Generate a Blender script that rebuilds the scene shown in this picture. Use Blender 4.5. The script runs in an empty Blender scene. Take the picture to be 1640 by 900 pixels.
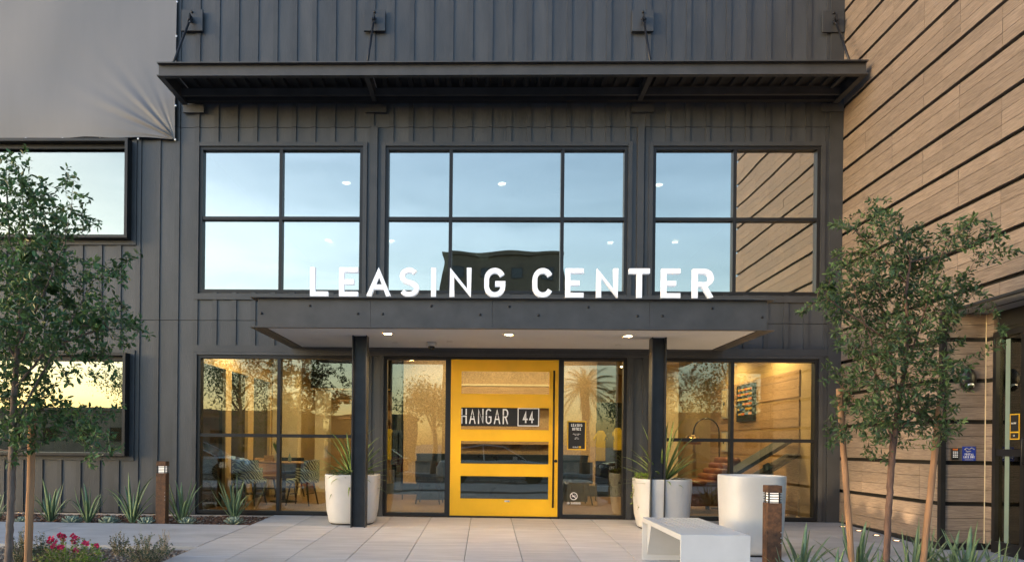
import bpy, bmesh, math, random
import numpy as np
from mathutils import Vector, Matrix, kdtree
R = math.radians
random.seed(7); rng = np.random.default_rng(7)
S = bpy.context.scene
COL = S.collection

# ------------------------------------------------------------------ camera
F, CX, CY = 1200.0, 745.0, 712.0            # focal length and principal point in pixels of the 1640 x 900 photograph
YAW, ROLL, CAM = 0.027, 0.0105, Vector((0, -11.65, 1.126))
cd = bpy.data.cameras.new('camera'); cam = bpy.data.objects.new('camera', cd); COL.objects.link(cam)
cd.sensor_width = 36; cd.lens = F/1640*36; cd.shift_x = (820-CX)/1640; cd.shift_y = (CY-450)/1640
cd.clip_start = .05; cd.clip_end = 3000
ROT = Matrix.Rotation(YAW, 4, 'Z') @ Matrix.Rotation(math.pi/2, 4, 'X') @ Matrix.Rotation(ROLL, 4, 'Z')
cam.matrix_world = Matrix.Translation(CAM) @ ROT
S.camera = cam
ROT3 = ROT.to_3x3()
def ray(px, py): return ROT3 @ Vector(((px-CX)/F, -(py-CY)/F, -1))
def at(px, py, Y=0.0):                       # point of the plane y = Y seen at that pixel
    d = ray(px, py); return CAM + d*((Y-CAM.y)/d.y)
def atx(px, py, X):                          # same for the plane x = X
    d = ray(px, py); return CAM + d*((X-CAM.x)/d.x)
SL = .023
def gz(y): return SL*max(min(y, 0), -12)     # the forecourt falls 2 % away from the building
def gnd(px, py):
    d = ray(px, py); t = (SL*CAM.y-CAM.z)/(d.z-SL*d.y); return CAM + d*t
def atz(px, py, Z):
    d = ray(px, py); return CAM + d*((Z-CAM.z)/d.z)

# ------------------------------------------------------------------ sky, sun, exposure
SUN_EL, SUN_AZ = 6.0, 66.0                   # low sun behind the camera, to the left
sun_dir = Vector((-math.sin(R(SUN_AZ))*math.cos(R(SUN_EL)), -math.cos(R(SUN_AZ))*math.cos(R(SUN_EL)), math.sin(R(SUN_EL))))
W = bpy.data.worlds.new('World'); S.world = W; W.use_nodes = True
wn, wl = W.node_tree.nodes, W.node_tree.links
wn.clear()
wout = wn.new('ShaderNodeOutputWorld'); bg = wn.new('ShaderNodeBackground'); wl.new(bg.outputs[0], wout.inputs[0])
sky = wn.new('ShaderNodeTexSky'); sky.sky_type = 'NISHITA'; sky.sun_disc = False
sky.sun_elevation = R(SUN_EL); sky.sun_rotation = math.atan2(sun_dir.x, sun_dir.y)
sky.air_density = 1.0; sky.dust_density = 2.0; sky.ozone_density = 1.2; sky.altitude = 300
# thin streaky cloud drawn over the sky
tc = wn.new('ShaderNodeTexCoord'); mp = wn.new('ShaderNodeMapping'); mp.inputs['Scale'].default_value = (1.2, 1.2, 7)
mp.inputs['Rotation'].default_value = (0, R(8), 0)
wl.new(tc.outputs['Generated'], mp.inputs[0])
nz = wn.new('ShaderNodeTexNoise'); nz.inputs['Scale'].default_value = 2.2; nz.inputs['Detail'].default_value = 6; nz.inputs['Roughness'].default_value = .55
nz.inputs['Distortion'].default_value = .6
wl.new(mp.outputs[0], nz.inputs['Vector'])
cr = wn.new('ShaderNodeValToRGB'); cr.color_ramp.elements[0].position = .34; cr.color_ramp.elements[1].position = .72
cr.color_ramp.elements[0].color = (.25, .25, .25, 1); cr.color_ramp.elements[1].color = (.85, .85, .85, 1)
wl.new(nz.outputs['Fac'], cr.inputs[0])
mul = wn.new('ShaderNodeMix'); mul.data_type = 'RGBA'; mul.blend_type = 'MIX'
wl.new(cr.outputs[0], mul.inputs[0]); wl.new(sky.outputs[0], mul.inputs[6])
hs = wn.new('ShaderNodeVectorMath'); hs.operation = 'MULTIPLY'; hs.inputs[1].default_value = (1.7, 1.55, 1.5)
wl.new(sky.outputs[0], hs.inputs[0]); wl.new(hs.outputs[0], mul.inputs[7])
wb = wn.new('ShaderNodeVectorMath'); wb.operation = 'MULTIPLY'; wb.inputs[1].default_value = (.84, .97, 1.17)
wl.new(mul.outputs[2], wb.inputs[0]); wl.new(wb.outputs[0], bg.inputs[0]); bg.inputs[1].default_value = .15
sl = bpy.data.lights.new('sun', 'SUN'); sl.energy = .12; sl.angle = R(14); sl.color = (1, .92, .84)
so = bpy.data.objects.new('sun', sl); COL.objects.link(so); so.rotation_euler = sun_dir.to_track_quat('Z', 'Y').to_euler()
S.view_settings.view_transform = 'Standard'; S.view_settings.look = 'None'; S.view_settings.gamma = 1
S.view_settings.exposure = 1.84
S.cycles.max_bounces = 8; S.cycles.transparent_max_bounces = 16; S.cycles.use_denoising = True
S.cycles.caustics_reflective = False; S.cycles.caustics_refractive = False; S.cycles.sample_clamp_indirect = 6

# ------------------------------------------------------------------ materials
MATS = {}
def base(name):
    m = bpy.data.materials.new(name); m.use_nodes = True; MATS[name] = m
    nt = m.node_tree; return m, nt.nodes, nt.links, nt.nodes['Principled BSDF']
def mat(name, c, rough=.6, metal=0, var=.12, scale=6, bump=0, bscale=60, isl=0, objr=0, spec=.5, stretch=(1, 1, 1), c2=None, coat=0, sheen=0):
    """colour with mottling (var), optional per-object / per-island lightness change and fine relief"""
    m, n, l, p = base(name)
    p.inputs['Roughness'].default_value = rough; p.inputs['Metallic'].default_value = metal
    p.inputs['Specular IOR Level'].default_value = spec; p.inputs['Coat Weight'].default_value = coat
    g = n.new('ShaderNodeNewGeometry'); mp = n.new('ShaderNodeMapping'); mp.inputs['Scale'].default_value = stretch
    l.new(g.outputs['Position'], mp.inputs[0])
    t = n.new('ShaderNodeTexNoise'); t.inputs['Scale'].default_value = scale; t.inputs['Detail'].default_value = 5; t.inputs['Roughness'].default_value = .6
    l.new(mp.outputs[0], t.inputs['Vector'])
    mx = n.new('ShaderNodeMix'); mx.data_type = 'RGBA'
    c2 = c2 or tuple(min(1, v*(1+var*2)) for v in c)
    mx.inputs[6].default_value = (*[v*(1-var) for v in c], 1); mx.inputs[7].default_value = (*c2, 1)
    rr = n.new('ShaderNodeMapRange'); rr.inputs['From Min'].default_value = .3; rr.inputs['From Max'].default_value = .7
    l.new(t.outputs['Fac'], rr.inputs['Value']); l.new(rr.outputs[0], mx.inputs[0])
    out = mx.outputs[2]
    for amt, src in ((isl, 'isl'), (objr, 'obj')):
        if not amt: continue
        s = g.outputs['Random Per Island'] if src == 'isl' else n.new('ShaderNodeObjectInfo').outputs['Random']
        mr = n.new('ShaderNodeMapRange'); mr.inputs['To Min'].default_value = 1-amt; mr.inputs['To Max'].default_value = 1+amt
        l.new(s, mr.inputs['Value'])
        vm = n.new('ShaderNodeVectorMath'); vm.operation = 'SCALE'; l.new(out, vm.inputs[0]); l.new(mr.outputs[0], vm.inputs['Scale']); out = vm.outputs[0]
    l.new(out, p.inputs['Base Color'])
    r2 = n.new('ShaderNodeMapRange'); r2.inputs['To Min'].default_value = max(.03, rough-.1); r2.inputs['To Max'].default_value = min(1, rough+.1)
    l.new(t.outputs['Fac'], r2.inputs['Value']); l.new(r2.outputs[0], p.inputs['Roughness'])
    if bump:
        b = n.new('ShaderNodeTexNoise'); b.inputs['Scale'].default_value = bscale; b.inputs['Detail'].default_value = 4
        l.new(mp.outputs[0], b.inputs['Vector'])
        bb = n.new('ShaderNodeBump'); bb.inputs['Strength'].default_value = bump; bb.inputs['Distance'].default_value = .01
        l.new(b.outputs['Fac'], bb.inputs['Height']); l.new(bb.outputs[0], p.inputs['Normal'])
    return m
def emit(name, c, s):
    m, n, l, p = base(name); p.inputs['Base Color'].default_value = (*c, 1)
    p.inputs['Emission Color'].default_value = (*c, 1); p.inputs['Emission Strength'].default_value = s; return m
def wood(name, c1, c2, stretch, rough=.55, objr=.12, c3=None):
    """plank with grain running along the axis whose stretch is small"""
    m, n, l, p = base(name)
    g = n.new('ShaderNodeNewGeometry'); oi = n.new('ShaderNodeObjectInfo'); ad = n.new('ShaderNodeVectorMath'); ad.operation = 'ADD'
    sc = n.new('ShaderNodeMath'); sc.operation = 'MULTIPLY'; sc.inputs[1].default_value = 37; l.new(oi.outputs['Random'], sc.inputs[0])
    l.new(g.outputs['Position'], ad.inputs[0]); l.new(sc.outputs[0], ad.inputs[1])
    mp = n.new('ShaderNodeMapping'); mp.inputs['Scale'].default_value = stretch; l.new(ad.outputs[0], mp.inputs[0])
    t = n.new('ShaderNodeTexNoise'); t.inputs['Scale'].default_value = 1; t.inputs['Detail'].default_value = 7; t.inputs['Roughness'].default_value = .72; t.inputs['Distortion'].default_value = .35
    l.new(mp.outputs[0], t.inputs['Vector'])
    cr = n.new('ShaderNodeValToRGB'); e = cr.color_ramp.elements
    e[0].position = .34; e[0].color = (*c1, 1); e[1].position = .66; e[1].color = (*c2, 1)
    k = e.new(.5); k.color = (*(c3 or [(a+b)/2 for a, b in zip(c1, c2)]), 1)
    l.new(t.outputs['Fac'], cr.inputs[0])
    mr = n.new('ShaderNodeMapRange'); mr.inputs['To Min'].default_value = 1-objr; mr.inputs['To Max'].default_value = 1+objr; l.new(oi.outputs['Random'], mr.inputs['Value'])
    vm = n.new('ShaderNodeVectorMath'); vm.operation = 'SCALE'; l.new(cr.outputs[0], vm.inputs[0]); l.new(mr.outputs[0], vm.inputs['Scale'])
    l.new(vm.outputs[0], p.inputs['Base Color']); p.inputs['Roughness'].default_value = rough
    bb = n.new('ShaderNodeBump'); bb.inputs['Strength'].default_value = .35; bb.inputs['Distance'].default_value = .004
    l.new(t.outputs['Fac'], bb.inputs['Height']); l.new(bb.outputs[0], p.inputs['Normal'])
    return m
def glass(name, tint, refl, wav=.6, wscale=.8, rc=(1, .97, .86)):
    m, n, l, p = base(name); n.remove(p)
    tr = n.new('ShaderNodeBsdfTransparent'); tr.inputs[0].default_value = (*tint, 1)
    gl = n.new('ShaderNodeBsdfGlossy'); gl.inputs['Roughness'].default_value = .0; gl.inputs[0].default_value = (*rc, 1)
    fr = n.new('ShaderNodeFresnel'); fr.inputs['IOR'].default_value = 1.5
    ma = n.new('ShaderNodeMath'); ma.operation = 'MULTIPLY_ADD'; ma.inputs[1].default_value = .9; ma.inputs[2].default_value = refl
    l.new(fr.outputs[0], ma.inputs[0]); ma.use_clamp = True
    mx = n.new('ShaderNodeMixShader'); l.new(ma.outputs[0], mx.inputs[0]); l.new(tr.outputs[0], mx.inputs[1]); l.new(gl.outputs[0], mx.inputs[2])
    l.new(mx.outputs[0], n['Material Output'].inputs[0])
    g = n.new('ShaderNodeNewGeometry'); oi = n.new('ShaderNodeObjectInfo'); ad = n.new('ShaderNodeVectorMath'); ad.operation = 'ADD'
    sc = n.new('ShaderNodeMath'); sc.operation = 'MULTIPLY'; sc.inputs[1].default_value = 50; l.new(oi.outputs['Random'], sc.inputs[0])
    l.new(g.outputs['Position'], ad.inputs[0]); l.new(sc.outputs[0], ad.inputs[1])
    t = n.new('ShaderNodeTexNoise'); t.inputs['Scale'].default_value = wscale; t.inputs['Detail'].default_value = 1.5; l.new(ad.outputs[0], t.inputs['Vector'])
    bb = n.new('ShaderNodeBump'); bb.inputs['Strength'].default_value = wav; bb.inputs['Distance'].default_value = .006
    l.new(t.outputs['Fac'], bb.inputs['Height']); l.new(bb.outputs[0], gl.inputs['Normal'])
    return m

mat('siding', (.052, .056, .062), .40, var=.2, scale=2.6, bump=.28, bscale=40, objr=.10, stretch=(1.3, 1, .3))
mat('siding_edge', (.045, .048, .053), .40, var=.15, scale=3, bump=.2, objr=.1)
mat('backing', (.012, .012, .012), .9, var=.1)
mat('dark_metal', (.05, .052, .056), .42, metal=.3, var=.2, scale=3, bump=.08, bscale=25)
mat('canopy_steel', (.066, .066, .068), .48, metal=.25, var=.15, scale=3.0, bump=.1, bscale=14)
mat('column_steel', (.034, .035, .037), .42, metal=.3, var=.2, scale=4, bump=.08, bscale=25)
mat('black_metal', (.016, .016, .018), .4, metal=.3, var=.15)
mat('frame_black', (.014, .014, .015), .4, metal=.2, var=.15)
mat('deck_black', (.02, .02, .022), .6, var=.2)
mat('white_soffit', (.56, .56, .57), .7, var=.03, scale=2)
mat('white_letter', (.82, .83, .85), .4, var=.02)
lf, _n, _l, _p = base('lit_letter'); _p.inputs['Base Color'].default_value = (.82, .83, .86, 1); _p.inputs['Emission Color'].default_value = (.9, .95, 1, 1); _p.inputs['Emission Strength'].default_value = .10
mat('yellow_paint', (.82, .46, .010), .36, var=.05, scale=2, bump=.03, bscale=200)
mat('planter_white', (.53, .53, .525), .42, var=.05, scale=2.5, bump=.04, bscale=90)
mat('bench_white', (.54, .55, .555), .38, var=.04, scale=3, bump=.03, bscale=120)
mat('paver', (.42, .41, .405), .60, var=.13, scale=1.9, bump=.2, bscale=26, objr=.10, stretch=(.8, 5.5, 1))
mat('concrete', (.37, .37, .375), .75, var=.13, scale=1.6, bump=.25, bscale=50, stretch=(1, 2, 1))
mat('footing', (.36, .32, .28), .85, var=.2, scale=8, bump=.5, bscale=50)
mat('joint', (.12, .11, .1), .9, var=.2)
mat('asphalt', (.05, .05, .052), .85, var=.25, scale=3, bump=.4, bscale=80)
mat('soil', (.10, .065, .045), .95, var=.35, scale=14, bump=.9, bscale=40)
mat('earth', (.22, .18, .14), .95, var=.3, scale=.8, bump=.5, bscale=12)
mat('bark_mulch', (.13, .065, .04), .9, var=.3, scale=20, isl=.6)
mat('pebble', (.22, .19, .16), .8, var=.25, scale=18, isl=.55)
mat('corten', (.085, .045, .026), .75, metal=.1, var=.45, scale=22, bump=.5, bscale=70, c2=(.17, .08, .038))
mat('bark_grey', (.14, .105, .085), .9, var=.3, scale=22, bump=.8, bscale=50, stretch=(1, 1, .3))
mat('bark_red', (.12, .07, .05), .9, var=.35, scale=22, bump=.8, bscale=50, stretch=(1, 1, .3))
mat('stake_wood', (.30, .165, .085), .75, var=.25, scale=12, bump=.4, bscale=40, stretch=(1, 1, .12))
mat('leaf_dark', (.060, .13, .038), .36, var=.3, scale=3, isl=.55, c2=(.105, .19, .065))
mat('leaf_olive', (.05, .105, .034), .42, var=.3, scale=3, isl=.55, c2=(.12, .185, .065))
for _m in ('leaf_dark', 'leaf_olive'):              # thin leaves let some light through
    _n, _l = MATS[_m].node_tree.nodes, MATS[_m].node_tree.links; _p = _n['Principled BSDF']
    _t = _n.new('ShaderNodeBsdfTranslucent'); _x = _n.new('ShaderNodeMixShader'); _x.inputs[0].default_value = .3
    _l.new(_p.inputs['Base Color'].links[0].from_socket, _t.inputs[0]); _l.new(_p.outputs[0], _x.inputs[1]); _l.new(_t.outputs[0], _x.inputs[2]); _l.new(_x.outputs[0], _n['Material Output'].inputs[0])
mat('aloe_green', (.15, .25, .13), .45, var=.25, scale=9, objr=.25, c2=(.22, .30, .15))
mat('yucca_green', (.13, .22, .055), .42, var=.25, scale=9, objr=.3, c2=(.26, .34, .10))
mat('agave_blue', (.17, .25, .20), .55, var=.2, scale=14, isl=.2, c2=(.30, .38, .31))
mat('sage_leaf', (.055, .095, .045), .7, var=.3, scale=9, isl=.4, c2=(.12, .15, .08))
mat('bright_leaf', (.13, .22, .02), .5, var=.3, scale=9, isl=.4, c2=(.24, .33, .03))
mat('pink_flower', (.60, .02, .09), .6, var=.2, scale=20, isl=.3)
mat('twig_tan', (.30, .24, .15), .8, var=.2, scale=20)
mat('vinyl', (.185, .19, .205), .5, var=.045, scale=1.1, bump=.05, bscale=10, stretch=(1.6, 1, .35))
mat('grommet', (.75, .75, .76), .3, metal=.6, var=.05)
mat('plaster_gold', (.62, .45, .21), .8, var=.06, scale=2)
mat('plaster_cream', (.72, .62, .42), .8, var=.05, scale=2)
mat('plaster_white', (.66, .66, .64), .85, var=.03)
mat('cork', (.44, .31, .18), .9, var=.22, scale=38, bump=.4, bscale=120)
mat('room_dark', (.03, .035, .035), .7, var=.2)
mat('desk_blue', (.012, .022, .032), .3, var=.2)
mat('leather', (.23, .075, .028), .42, var=.25, scale=7, bump=.3, bscale=30)
mat('brass', (.36, .24, .10), .3, metal=.9, var=.1)
mat('yellow_cloth', (.42, .30, .015), .8, var=.15)
mat('dark_cloth', (.03, .05, .08), .8, var=.3)
mat('white_cloth', (.6, .6, .58), .8, var=.1)
mat('plastic_grey', (.45, .45, .45), .5, var=.05)
mat('sign_black', (.010, .010, .011), .65, var=.1)
mat('sign_yellow', (.70, .42, .02), .4, var=.05)
mat('sign_blue', (.02, .05, .34), .4, var=.15, scale=20)
mat('car_white', (.62, .63, .64), .2, var=.02, coat=.6)
mat('car_grey', (.10, .11, .12), .22, metal=.4, var=.02, coat=.6)
mat('car_red', (.20, .02, .02), .22, var=.02, coat=.6)
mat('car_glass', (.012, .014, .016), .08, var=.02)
mat('rubber', (.018, .018, .018), .8, var=.1)
mat('stucco_brown', (.10, .085, .06), .9, var=.15, scale=1)
mat('stucco_tan', (.20, .16, .12), .9, var=.15, scale=.6)
mat('seafoam', (.20, .27, .23), .4, var=.05)
mat('art_orange', (.70, .18, .03), .6, var=.1); mat('art_blue', (.03, .12, .30), .6, var=.1)
mat('gravel_far', (.25, .22, .19), .9, var=.3, scale=10)
wood('wood_side', (.115, .086, .064), (.345, .275, .222), (5, 5, 190), c3=(.235, .184, .146))
wood('wood_front', (.115, .086, .064), (.345, .275, .222), (5, 5, 190), c3=(.235, .184, .146))
wood('floor_wood', (.13, .07, .03), (.32, .19, .09), (30, 3, 6), rough=.35)
wood('shelf_wood', (.34, .20, .09), (.60, .40, .22), (4, 6, 90))
glass('glass_upper', (.62, .70, .70), .50, .6, .9, (1, .92, .79))
glass('glass_lower', (.84, .86, .78), .085, .45, .9)
glass('glass_left', (.60, .62, .56), .38, .25, .7, (1, .93, .76))
emit('lamp_warm', (1, .80, .52), 14); emit('lamp_soft', (1, .84, .62), .5); emit('lamp_soft2', (1, .88, .70), 3.0); emit('strip_white', (1, .93, .8), 6)
emit('lamp_bollard', (1, .93, .85), .22)
def chair_fabric():
    m, n, l, p = base('chair_fabric'); tcn = n.new('ShaderNodeNewGeometry'); mp = n.new('ShaderNodeMapping')
    mp.inputs['Scale'].default_value = (7, 7, 9); l.new(tcn.outputs['Position'], mp.inputs[0])
    w = n.new('ShaderNodeTexWave'); w.wave_type = 'BANDS'; w.bands_direction = 'DIAGONAL'; w.wave_profile = 'TRI'; w.inputs['Scale'].default_value = 1.2; w.inputs['Distortion'].default_value = 6; w.inputs['Detail'].default_value = 0
    l.new(mp.outputs[0], w.inputs['Vector'])
    cr = n.new('ShaderNodeValToRGB'); cr.color_ramp.interpolation = 'CONSTANT'; e = cr.color_ramp.elements
    e[0].color = (.05, .08, .07, 1); e[1].position = .5; e[1].color = (.72, .82, .60, 1)
    l.new(w.outputs['Fac'], cr.inputs[0]); l.new(cr.outputs[0], p.inputs['Base Color']); p.inputs['Roughness'].default_value = .8
chair_fabric()

# ------------------------------------------------------------------ mesh helpers
class MB:
    def __init__(s): s.v, s.f, s.ns = [], [], 0
    def add(s, vs, fs):
        k = len(s.v); s.v += [tuple(v) for v in vs]; s.f += [tuple(i+k for i in f) for f in fs]; return s
    def box(s, x0, x1, y0, y1, z0, z1):
        return s.add([(x0, y0, z0), (x1, y0, z0), (x1, y1, z0), (x0, y1, z0), (x0, y0, z1), (x1, y0, z1), (x1, y1, z1), (x0, y1, z1)],
                     [(0, 3, 2, 1), (4, 5, 6, 7), (0, 1, 5, 4), (1, 2, 6, 5), (2, 3, 7, 6), (3, 0, 4, 7)])
    def prism(s, pts, a, b, axis='z'):          # closed 2-D outline extruded from a to b
        n = len(pts)
        def P(p, t): return (p[0], p[1], t) if axis == 'z' else ((p[0], t, p[1]) if axis == 'y' else (t, p[0], p[1]))
        vs = [P(p, a) for p in pts]+[P(p, b) for p in pts]
        return s.add(vs, [tuple(range(n))[::-1], tuple(range(n, 2*n))]+[(i, (i+1) % n, n+(i+1) % n, n+i) for i in range(n)])
    def tube(s, path, rad, n=8, caps=True):
        path = [Vector(p) for p in path]; k = len(path)
        if not hasattr(rad, '__len__'): rad = [rad]*k
        vs, fs = [], []; ref = None
        for i, p in enumerate(path):
            t = (path[min(i+1, k-1)]-path[max(i-1, 0)])
            t = t.normalized() if t.length > 1e-9 else Vector((0, 0, 1))
            if ref is None: ref = t.orthogonal().normalized()
            a = (ref-t*ref.dot(t)); a = a.normalized() if a.length > 1e-6 else t.orthogonal().normalized()
            ref = a; b = t.cross(a)
            for j in range(n):
                q = 2*math.pi*j/n; vs.append(p+(a*math.cos(q)+b*math.sin(q))*rad[i])
        for i in range(k-1):
            for j in range(n): fs.append((i*n+j, i*n+(j+1) % n, (i+1)*n+(j+1) % n, (i+1)*n+j))
        if caps: fs += [tuple(range(n))[::-1], tuple(range((k-1)*n, k*n))]
        return s.add(vs, fs)
    def lathe(s, prof, n=32, c=(0, 0), sq=0, ex=1.0):       # profile (r, z); sq > 0 squares the plan a little
        vs, fs = [], []
        for r, z in prof:
            for j in range(n):
                q = 2*math.pi*j/n; co, si = math.cos(q), math.sin(q)
                k = (abs(co)**(2+sq)+abs(si)**(2+sq))**(-1/(2+sq)) if sq else 1
                vs.append((c[0]+r*k*co, c[1]+r*k*si*ex, z))
        for i in range(len(prof)-1):
            for j in range(n): fs.append((i*n+j, i*n+(j+1) % n, (i+1)*n+(j+1) % n, (i+1)*n+j))
        if prof[0][0] > 1e-5: fs.append(tuple(range(n))[::-1])
        if prof[-1][0] > 1e-5: fs.append(tuple(range((len(prof)-1)*n, len(prof)*n)))
        return s.add(vs, fs)
    def build(s, name, m, parent=None, smooth=False, bevel=0, loc=None, **kw):
        me = bpy.data.meshes.new(name); me.from_pydata(s.v, [], s.f); me.update()
        me.materials.append(MATS[m] if isinstance(m, str) else m)
        return link(name, me, parent, smooth, bevel, loc, **kw)
def link(name, me, parent=None, smooth=False, bevel=0, loc=None, **kw):
    o = bpy.data.objects.new(name, me); COL.objects.link(o)
    if parent: o.parent = parent
    if loc is not None: o.location = loc
    if smooth: me.shade_smooth()
    if bevel:
        b = o.modifiers.new('b', 'BEVEL'); b.width = bevel; b.segments = 2; b.limit_method = 'ANGLE'; b.angle_limit = R(50); b.harden_normals = False
    for k, v in kw.items(): o[k] = v
    return o
def thing(name, label, cat, loc=(0, 0, 0), rz=0, group=None, parent=None):
    o = bpy.data.objects.new(name, None); COL.objects.link(o); o.location = loc; o.rotation_euler[2] = rz
    o.empty_display_size = .1
    if label: o['label'] = label
    if cat: o['category'] = cat
    if group: o['group'] = group
    if parent: o.parent = parent
    return o
def copy_tree(o, parent=None):
    c = o.copy(); COL.objects.link(c); c.parent = parent
    for ch in list(o.children): copy_tree(ch, c)
    return c
def boxm(*a): return MB().box(*a)
def lamp(loc, e, color=(1, .76, .46), kind='POINT', r=.05, name='lamp_light', spot=100, blend=.6, parent=None):
    d = bpy.data.lights.new(name, kind); d.energy = e; d.color = color; d.shadow_soft_size = r
    if kind == 'SPOT': d.spot_size = R(spot); d.spot_blend = blend
    o = bpy.data.objects.new(name, d); COL.objects.link(o); o.location = loc
    if parent: o.parent = parent
    return o
def rect_sub(rects, holes):
    """rectangles (x0,x1,z0,z1) minus holes"""
    for hx0, hx1, hz0, hz1 in holes:
        out = []
        for x0, x1, z0, z1 in rects:
            if hx0 >= x1 or hx1 <= x0 or hz0 >= z1 or hz1 <= z0: out.append((x0, x1, z0, z1)); continue
            if z0 < hz0: out.append((x0, x1, z0, hz0))
            if hz1 < z1: out.append((x0, x1, hz1, z1))
            a, b = max(z0, hz0), min(z1, hz1)
            if x0 < hx0: out.append((x0, hx0, a, b))
            if hx1 < x1: out.append((hx1, x1, a, b))
        rects = out
    return [r for r in rects if r[1]-r[0] > .012 and r[3]-r[2] > .012]

# stroke lettering -------------------------------------------------
def arc(cx, cz, rx, rz, a0, a1, n=10):
    return [(cx+rx*math.cos(R(a0+(a1-a0)*i/n)), cz+rz*math.sin(R(a0+(a1-a0)*i/n))) for i in range(n+1)]
def glyph(ch, w):
    h = 1; q = w/2
    G = {
     'A': [[(0, 0), (q, h), (w, 0)], [(w*.17, .3), (w*.83, .3)]],
     'B': [[(0, 0), (0, h), (w*.55, h)]+arc(w*.55, .76, w*.40, .24, 90, -90)+[(0, .52)], [(w*.55, .52)]+arc(w*.55, .26, w*.45, .26, 90, -90)+[(0, 0)]],
     'C': [arc(q, 1-q, q, q, 25, 180, 9)+arc(q, q, q, q, 180, 335, 9)],
     'D': [[(0, 0), (0, h), (w*.45, h)]+arc(w*.45, .5, w*.55, .5, 90, -90, 12)+[(0, 0)]],
     'E': [[(w, h), (0, h), (0, 0), (w, 0)], [(0, .5), (w*.88, .5)]],
     'F': [[(w, h), (0, h), (0, 0)], [(0, .5), (w*.88, .5)]],
     'G': [arc(q, 1-q, q, q, 25, 180, 9)+arc(q, q, q, q, 180, 360, 10)+[(w, .46), (w*.52, .46)]],
     'H': [[(0, 0), (0, h)], [(w, 0), (w, h)], [(0, .5), (w, .5)]],
     'I': [[(0, 0), (0, h)]],
     'K': [[(0, 0), (0, h)], [(w, h), (0, .4)], [(w*.3, .6), (w, 0)]],
     'L': [[(0, h), (0, 0), (w, 0)]],
     'M': [[(0, 0), (0, h), (q, .35), (w, h), (w, 0)]],
     'N': [[(0, 0), (0, h), (w, 0), (w, h)]],
     'O': [arc(q, 1-q, q, q, 0, 180, 12)+arc(q, q, q, q, 180, 360, 12)+[(w, 1-q)]],
     'P': [[(0, 0), (0, h), (w*.55, h)]+arc(w*.55, .73, w*.45, .27, 90, -90)+[(0, .46)]],
     'R': [[(0, 0), (0, h), (w*.55, h)]+arc(w*.55, .73, w*.45, .27, 90, -90)+[(0, .46)], [(w*.5, .46), (w, 0)]],
     'S': [arc(q, .745, q*.93, .255, 35, 200, 8)+[(w*.22, .56), (w*.78, .44)]+arc(q, .255, q, .255, 20, -150, 8)],
     'T': [[(0, h), (w, h)], [(q, h), (q, 0)]],
     'U': [[(0, h), (0, q)]+arc(q, q, q, q, 180, 360)+[(w, h)]],
     'V': [[(0, h), (q, 0), (w, h)]], 'X': [[(0, 0), (w, h)], [(0, h), (w, 0)]],
     'Y': [[(0, h), (q, .45), (w, h)], [(q, .45), (q, 0)]],
     '-': [[(0, .45), (w*.7, .45)]], '4': [[(w*.66, 0), (w*.66, h*1.0), (0, .27), (w, .27)]],
     '1': [[(w*.2, .8), (w*.55, h), (w*.55, 0)]], '0': [arc(q, 1-q, q, q, 0, 180, 8)+arc(q, q, q, q, 180, 360, 8)+[(w, 1-q)]],
     '9': [arc(q, .7, q, .3, 0, 360, 12), [(w, .7), (w*.5, 0)]], '6': [arc(q, .3, q, .3, 0, 360, 12), [(0, .3), (w*.5, h)]],
     '5': [[(w, h), (0, h), (0, .58), (w*.5, .6)]+arc(w*.5, .3, w*.5, .3, 90, -150)],
     '2': [arc(q, .72, q, .28, 170, -30)+[(0, 0), (w, 0)]],
    }
    return G[ch]
WID = {'I': 0, 'L': .5, 'E': .55, 'F': .52, 'A': .72, 'N': .6, 'M': .75, 'T': .62, 'C': .6, 'G': .62, 'S': .6, '-': .3, ' ': .3, '1': .35}
def ribbon(mb, pl, t, dep, to3, clip=False):
    """polyline drawn with a flat brush of width t and thickness dep; corners mitred"""
    pl = [Vector((p[0], p[1])) for p in pl]
    q = [pl[0]]
    for p in pl[1:]:
        if (p-q[-1]).length > 1e-5: q.append(p)
    pl = q; closed = (pl[0]-pl[-1]).length < 1e-4 and len(pl) > 3
    if closed: pl = pl[:-1]
    n = len(pl); L, Rr = [], []
    for i in range(n):
        a = pl[i]-pl[i-1] if (i > 0 or closed) else None
        b = pl[(i+1) % n]-pl[i] if (i < n-1 or closed) else None
        a = a.normalized() if a else b.normalized(); b = b.normalized() if b else a
        na = Vector((-a.y, a.x)); nb = Vector((-b.y, b.x)); m = na+nb
        m = m.normalized() if m.length > 1e-3 else na
        k = min(1/max(m.dot(na), .25), 2.6)
        L.append(pl[i]+m*t/2*k); Rr.append(pl[i]-m*t/2*k)
    L = [Vector((p.x, min(max(p.y, 0), 1))) for p in L] if clip else L; Rr = [Vector((p.x, min(max(p.y, 0), 1))) for p in Rr] if clip else Rr
    vs = [to3(p, 0) for p in L]+[to3(p, 0) for p in Rr]+[to3(p, dep) for p in L]+[to3(p, dep) for p in Rr]
    fs = []
    for i in range(n if closed else n-1):
        j = (i+1) % n
        fs += [(i, n+i, n+j, j), (2*n+i, 2*n+j, 3*n+j, 3*n+i), (i, j, 2*n+j, 2*n+i), (n+i, 3*n+i, 3*n+j, n+j)]
    if not closed: fs += [(0, 2*n, 3*n, n), (n-1, 2*n-1, 4*n-1, 3*n-1)]
    mb.add(vs, fs)
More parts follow.
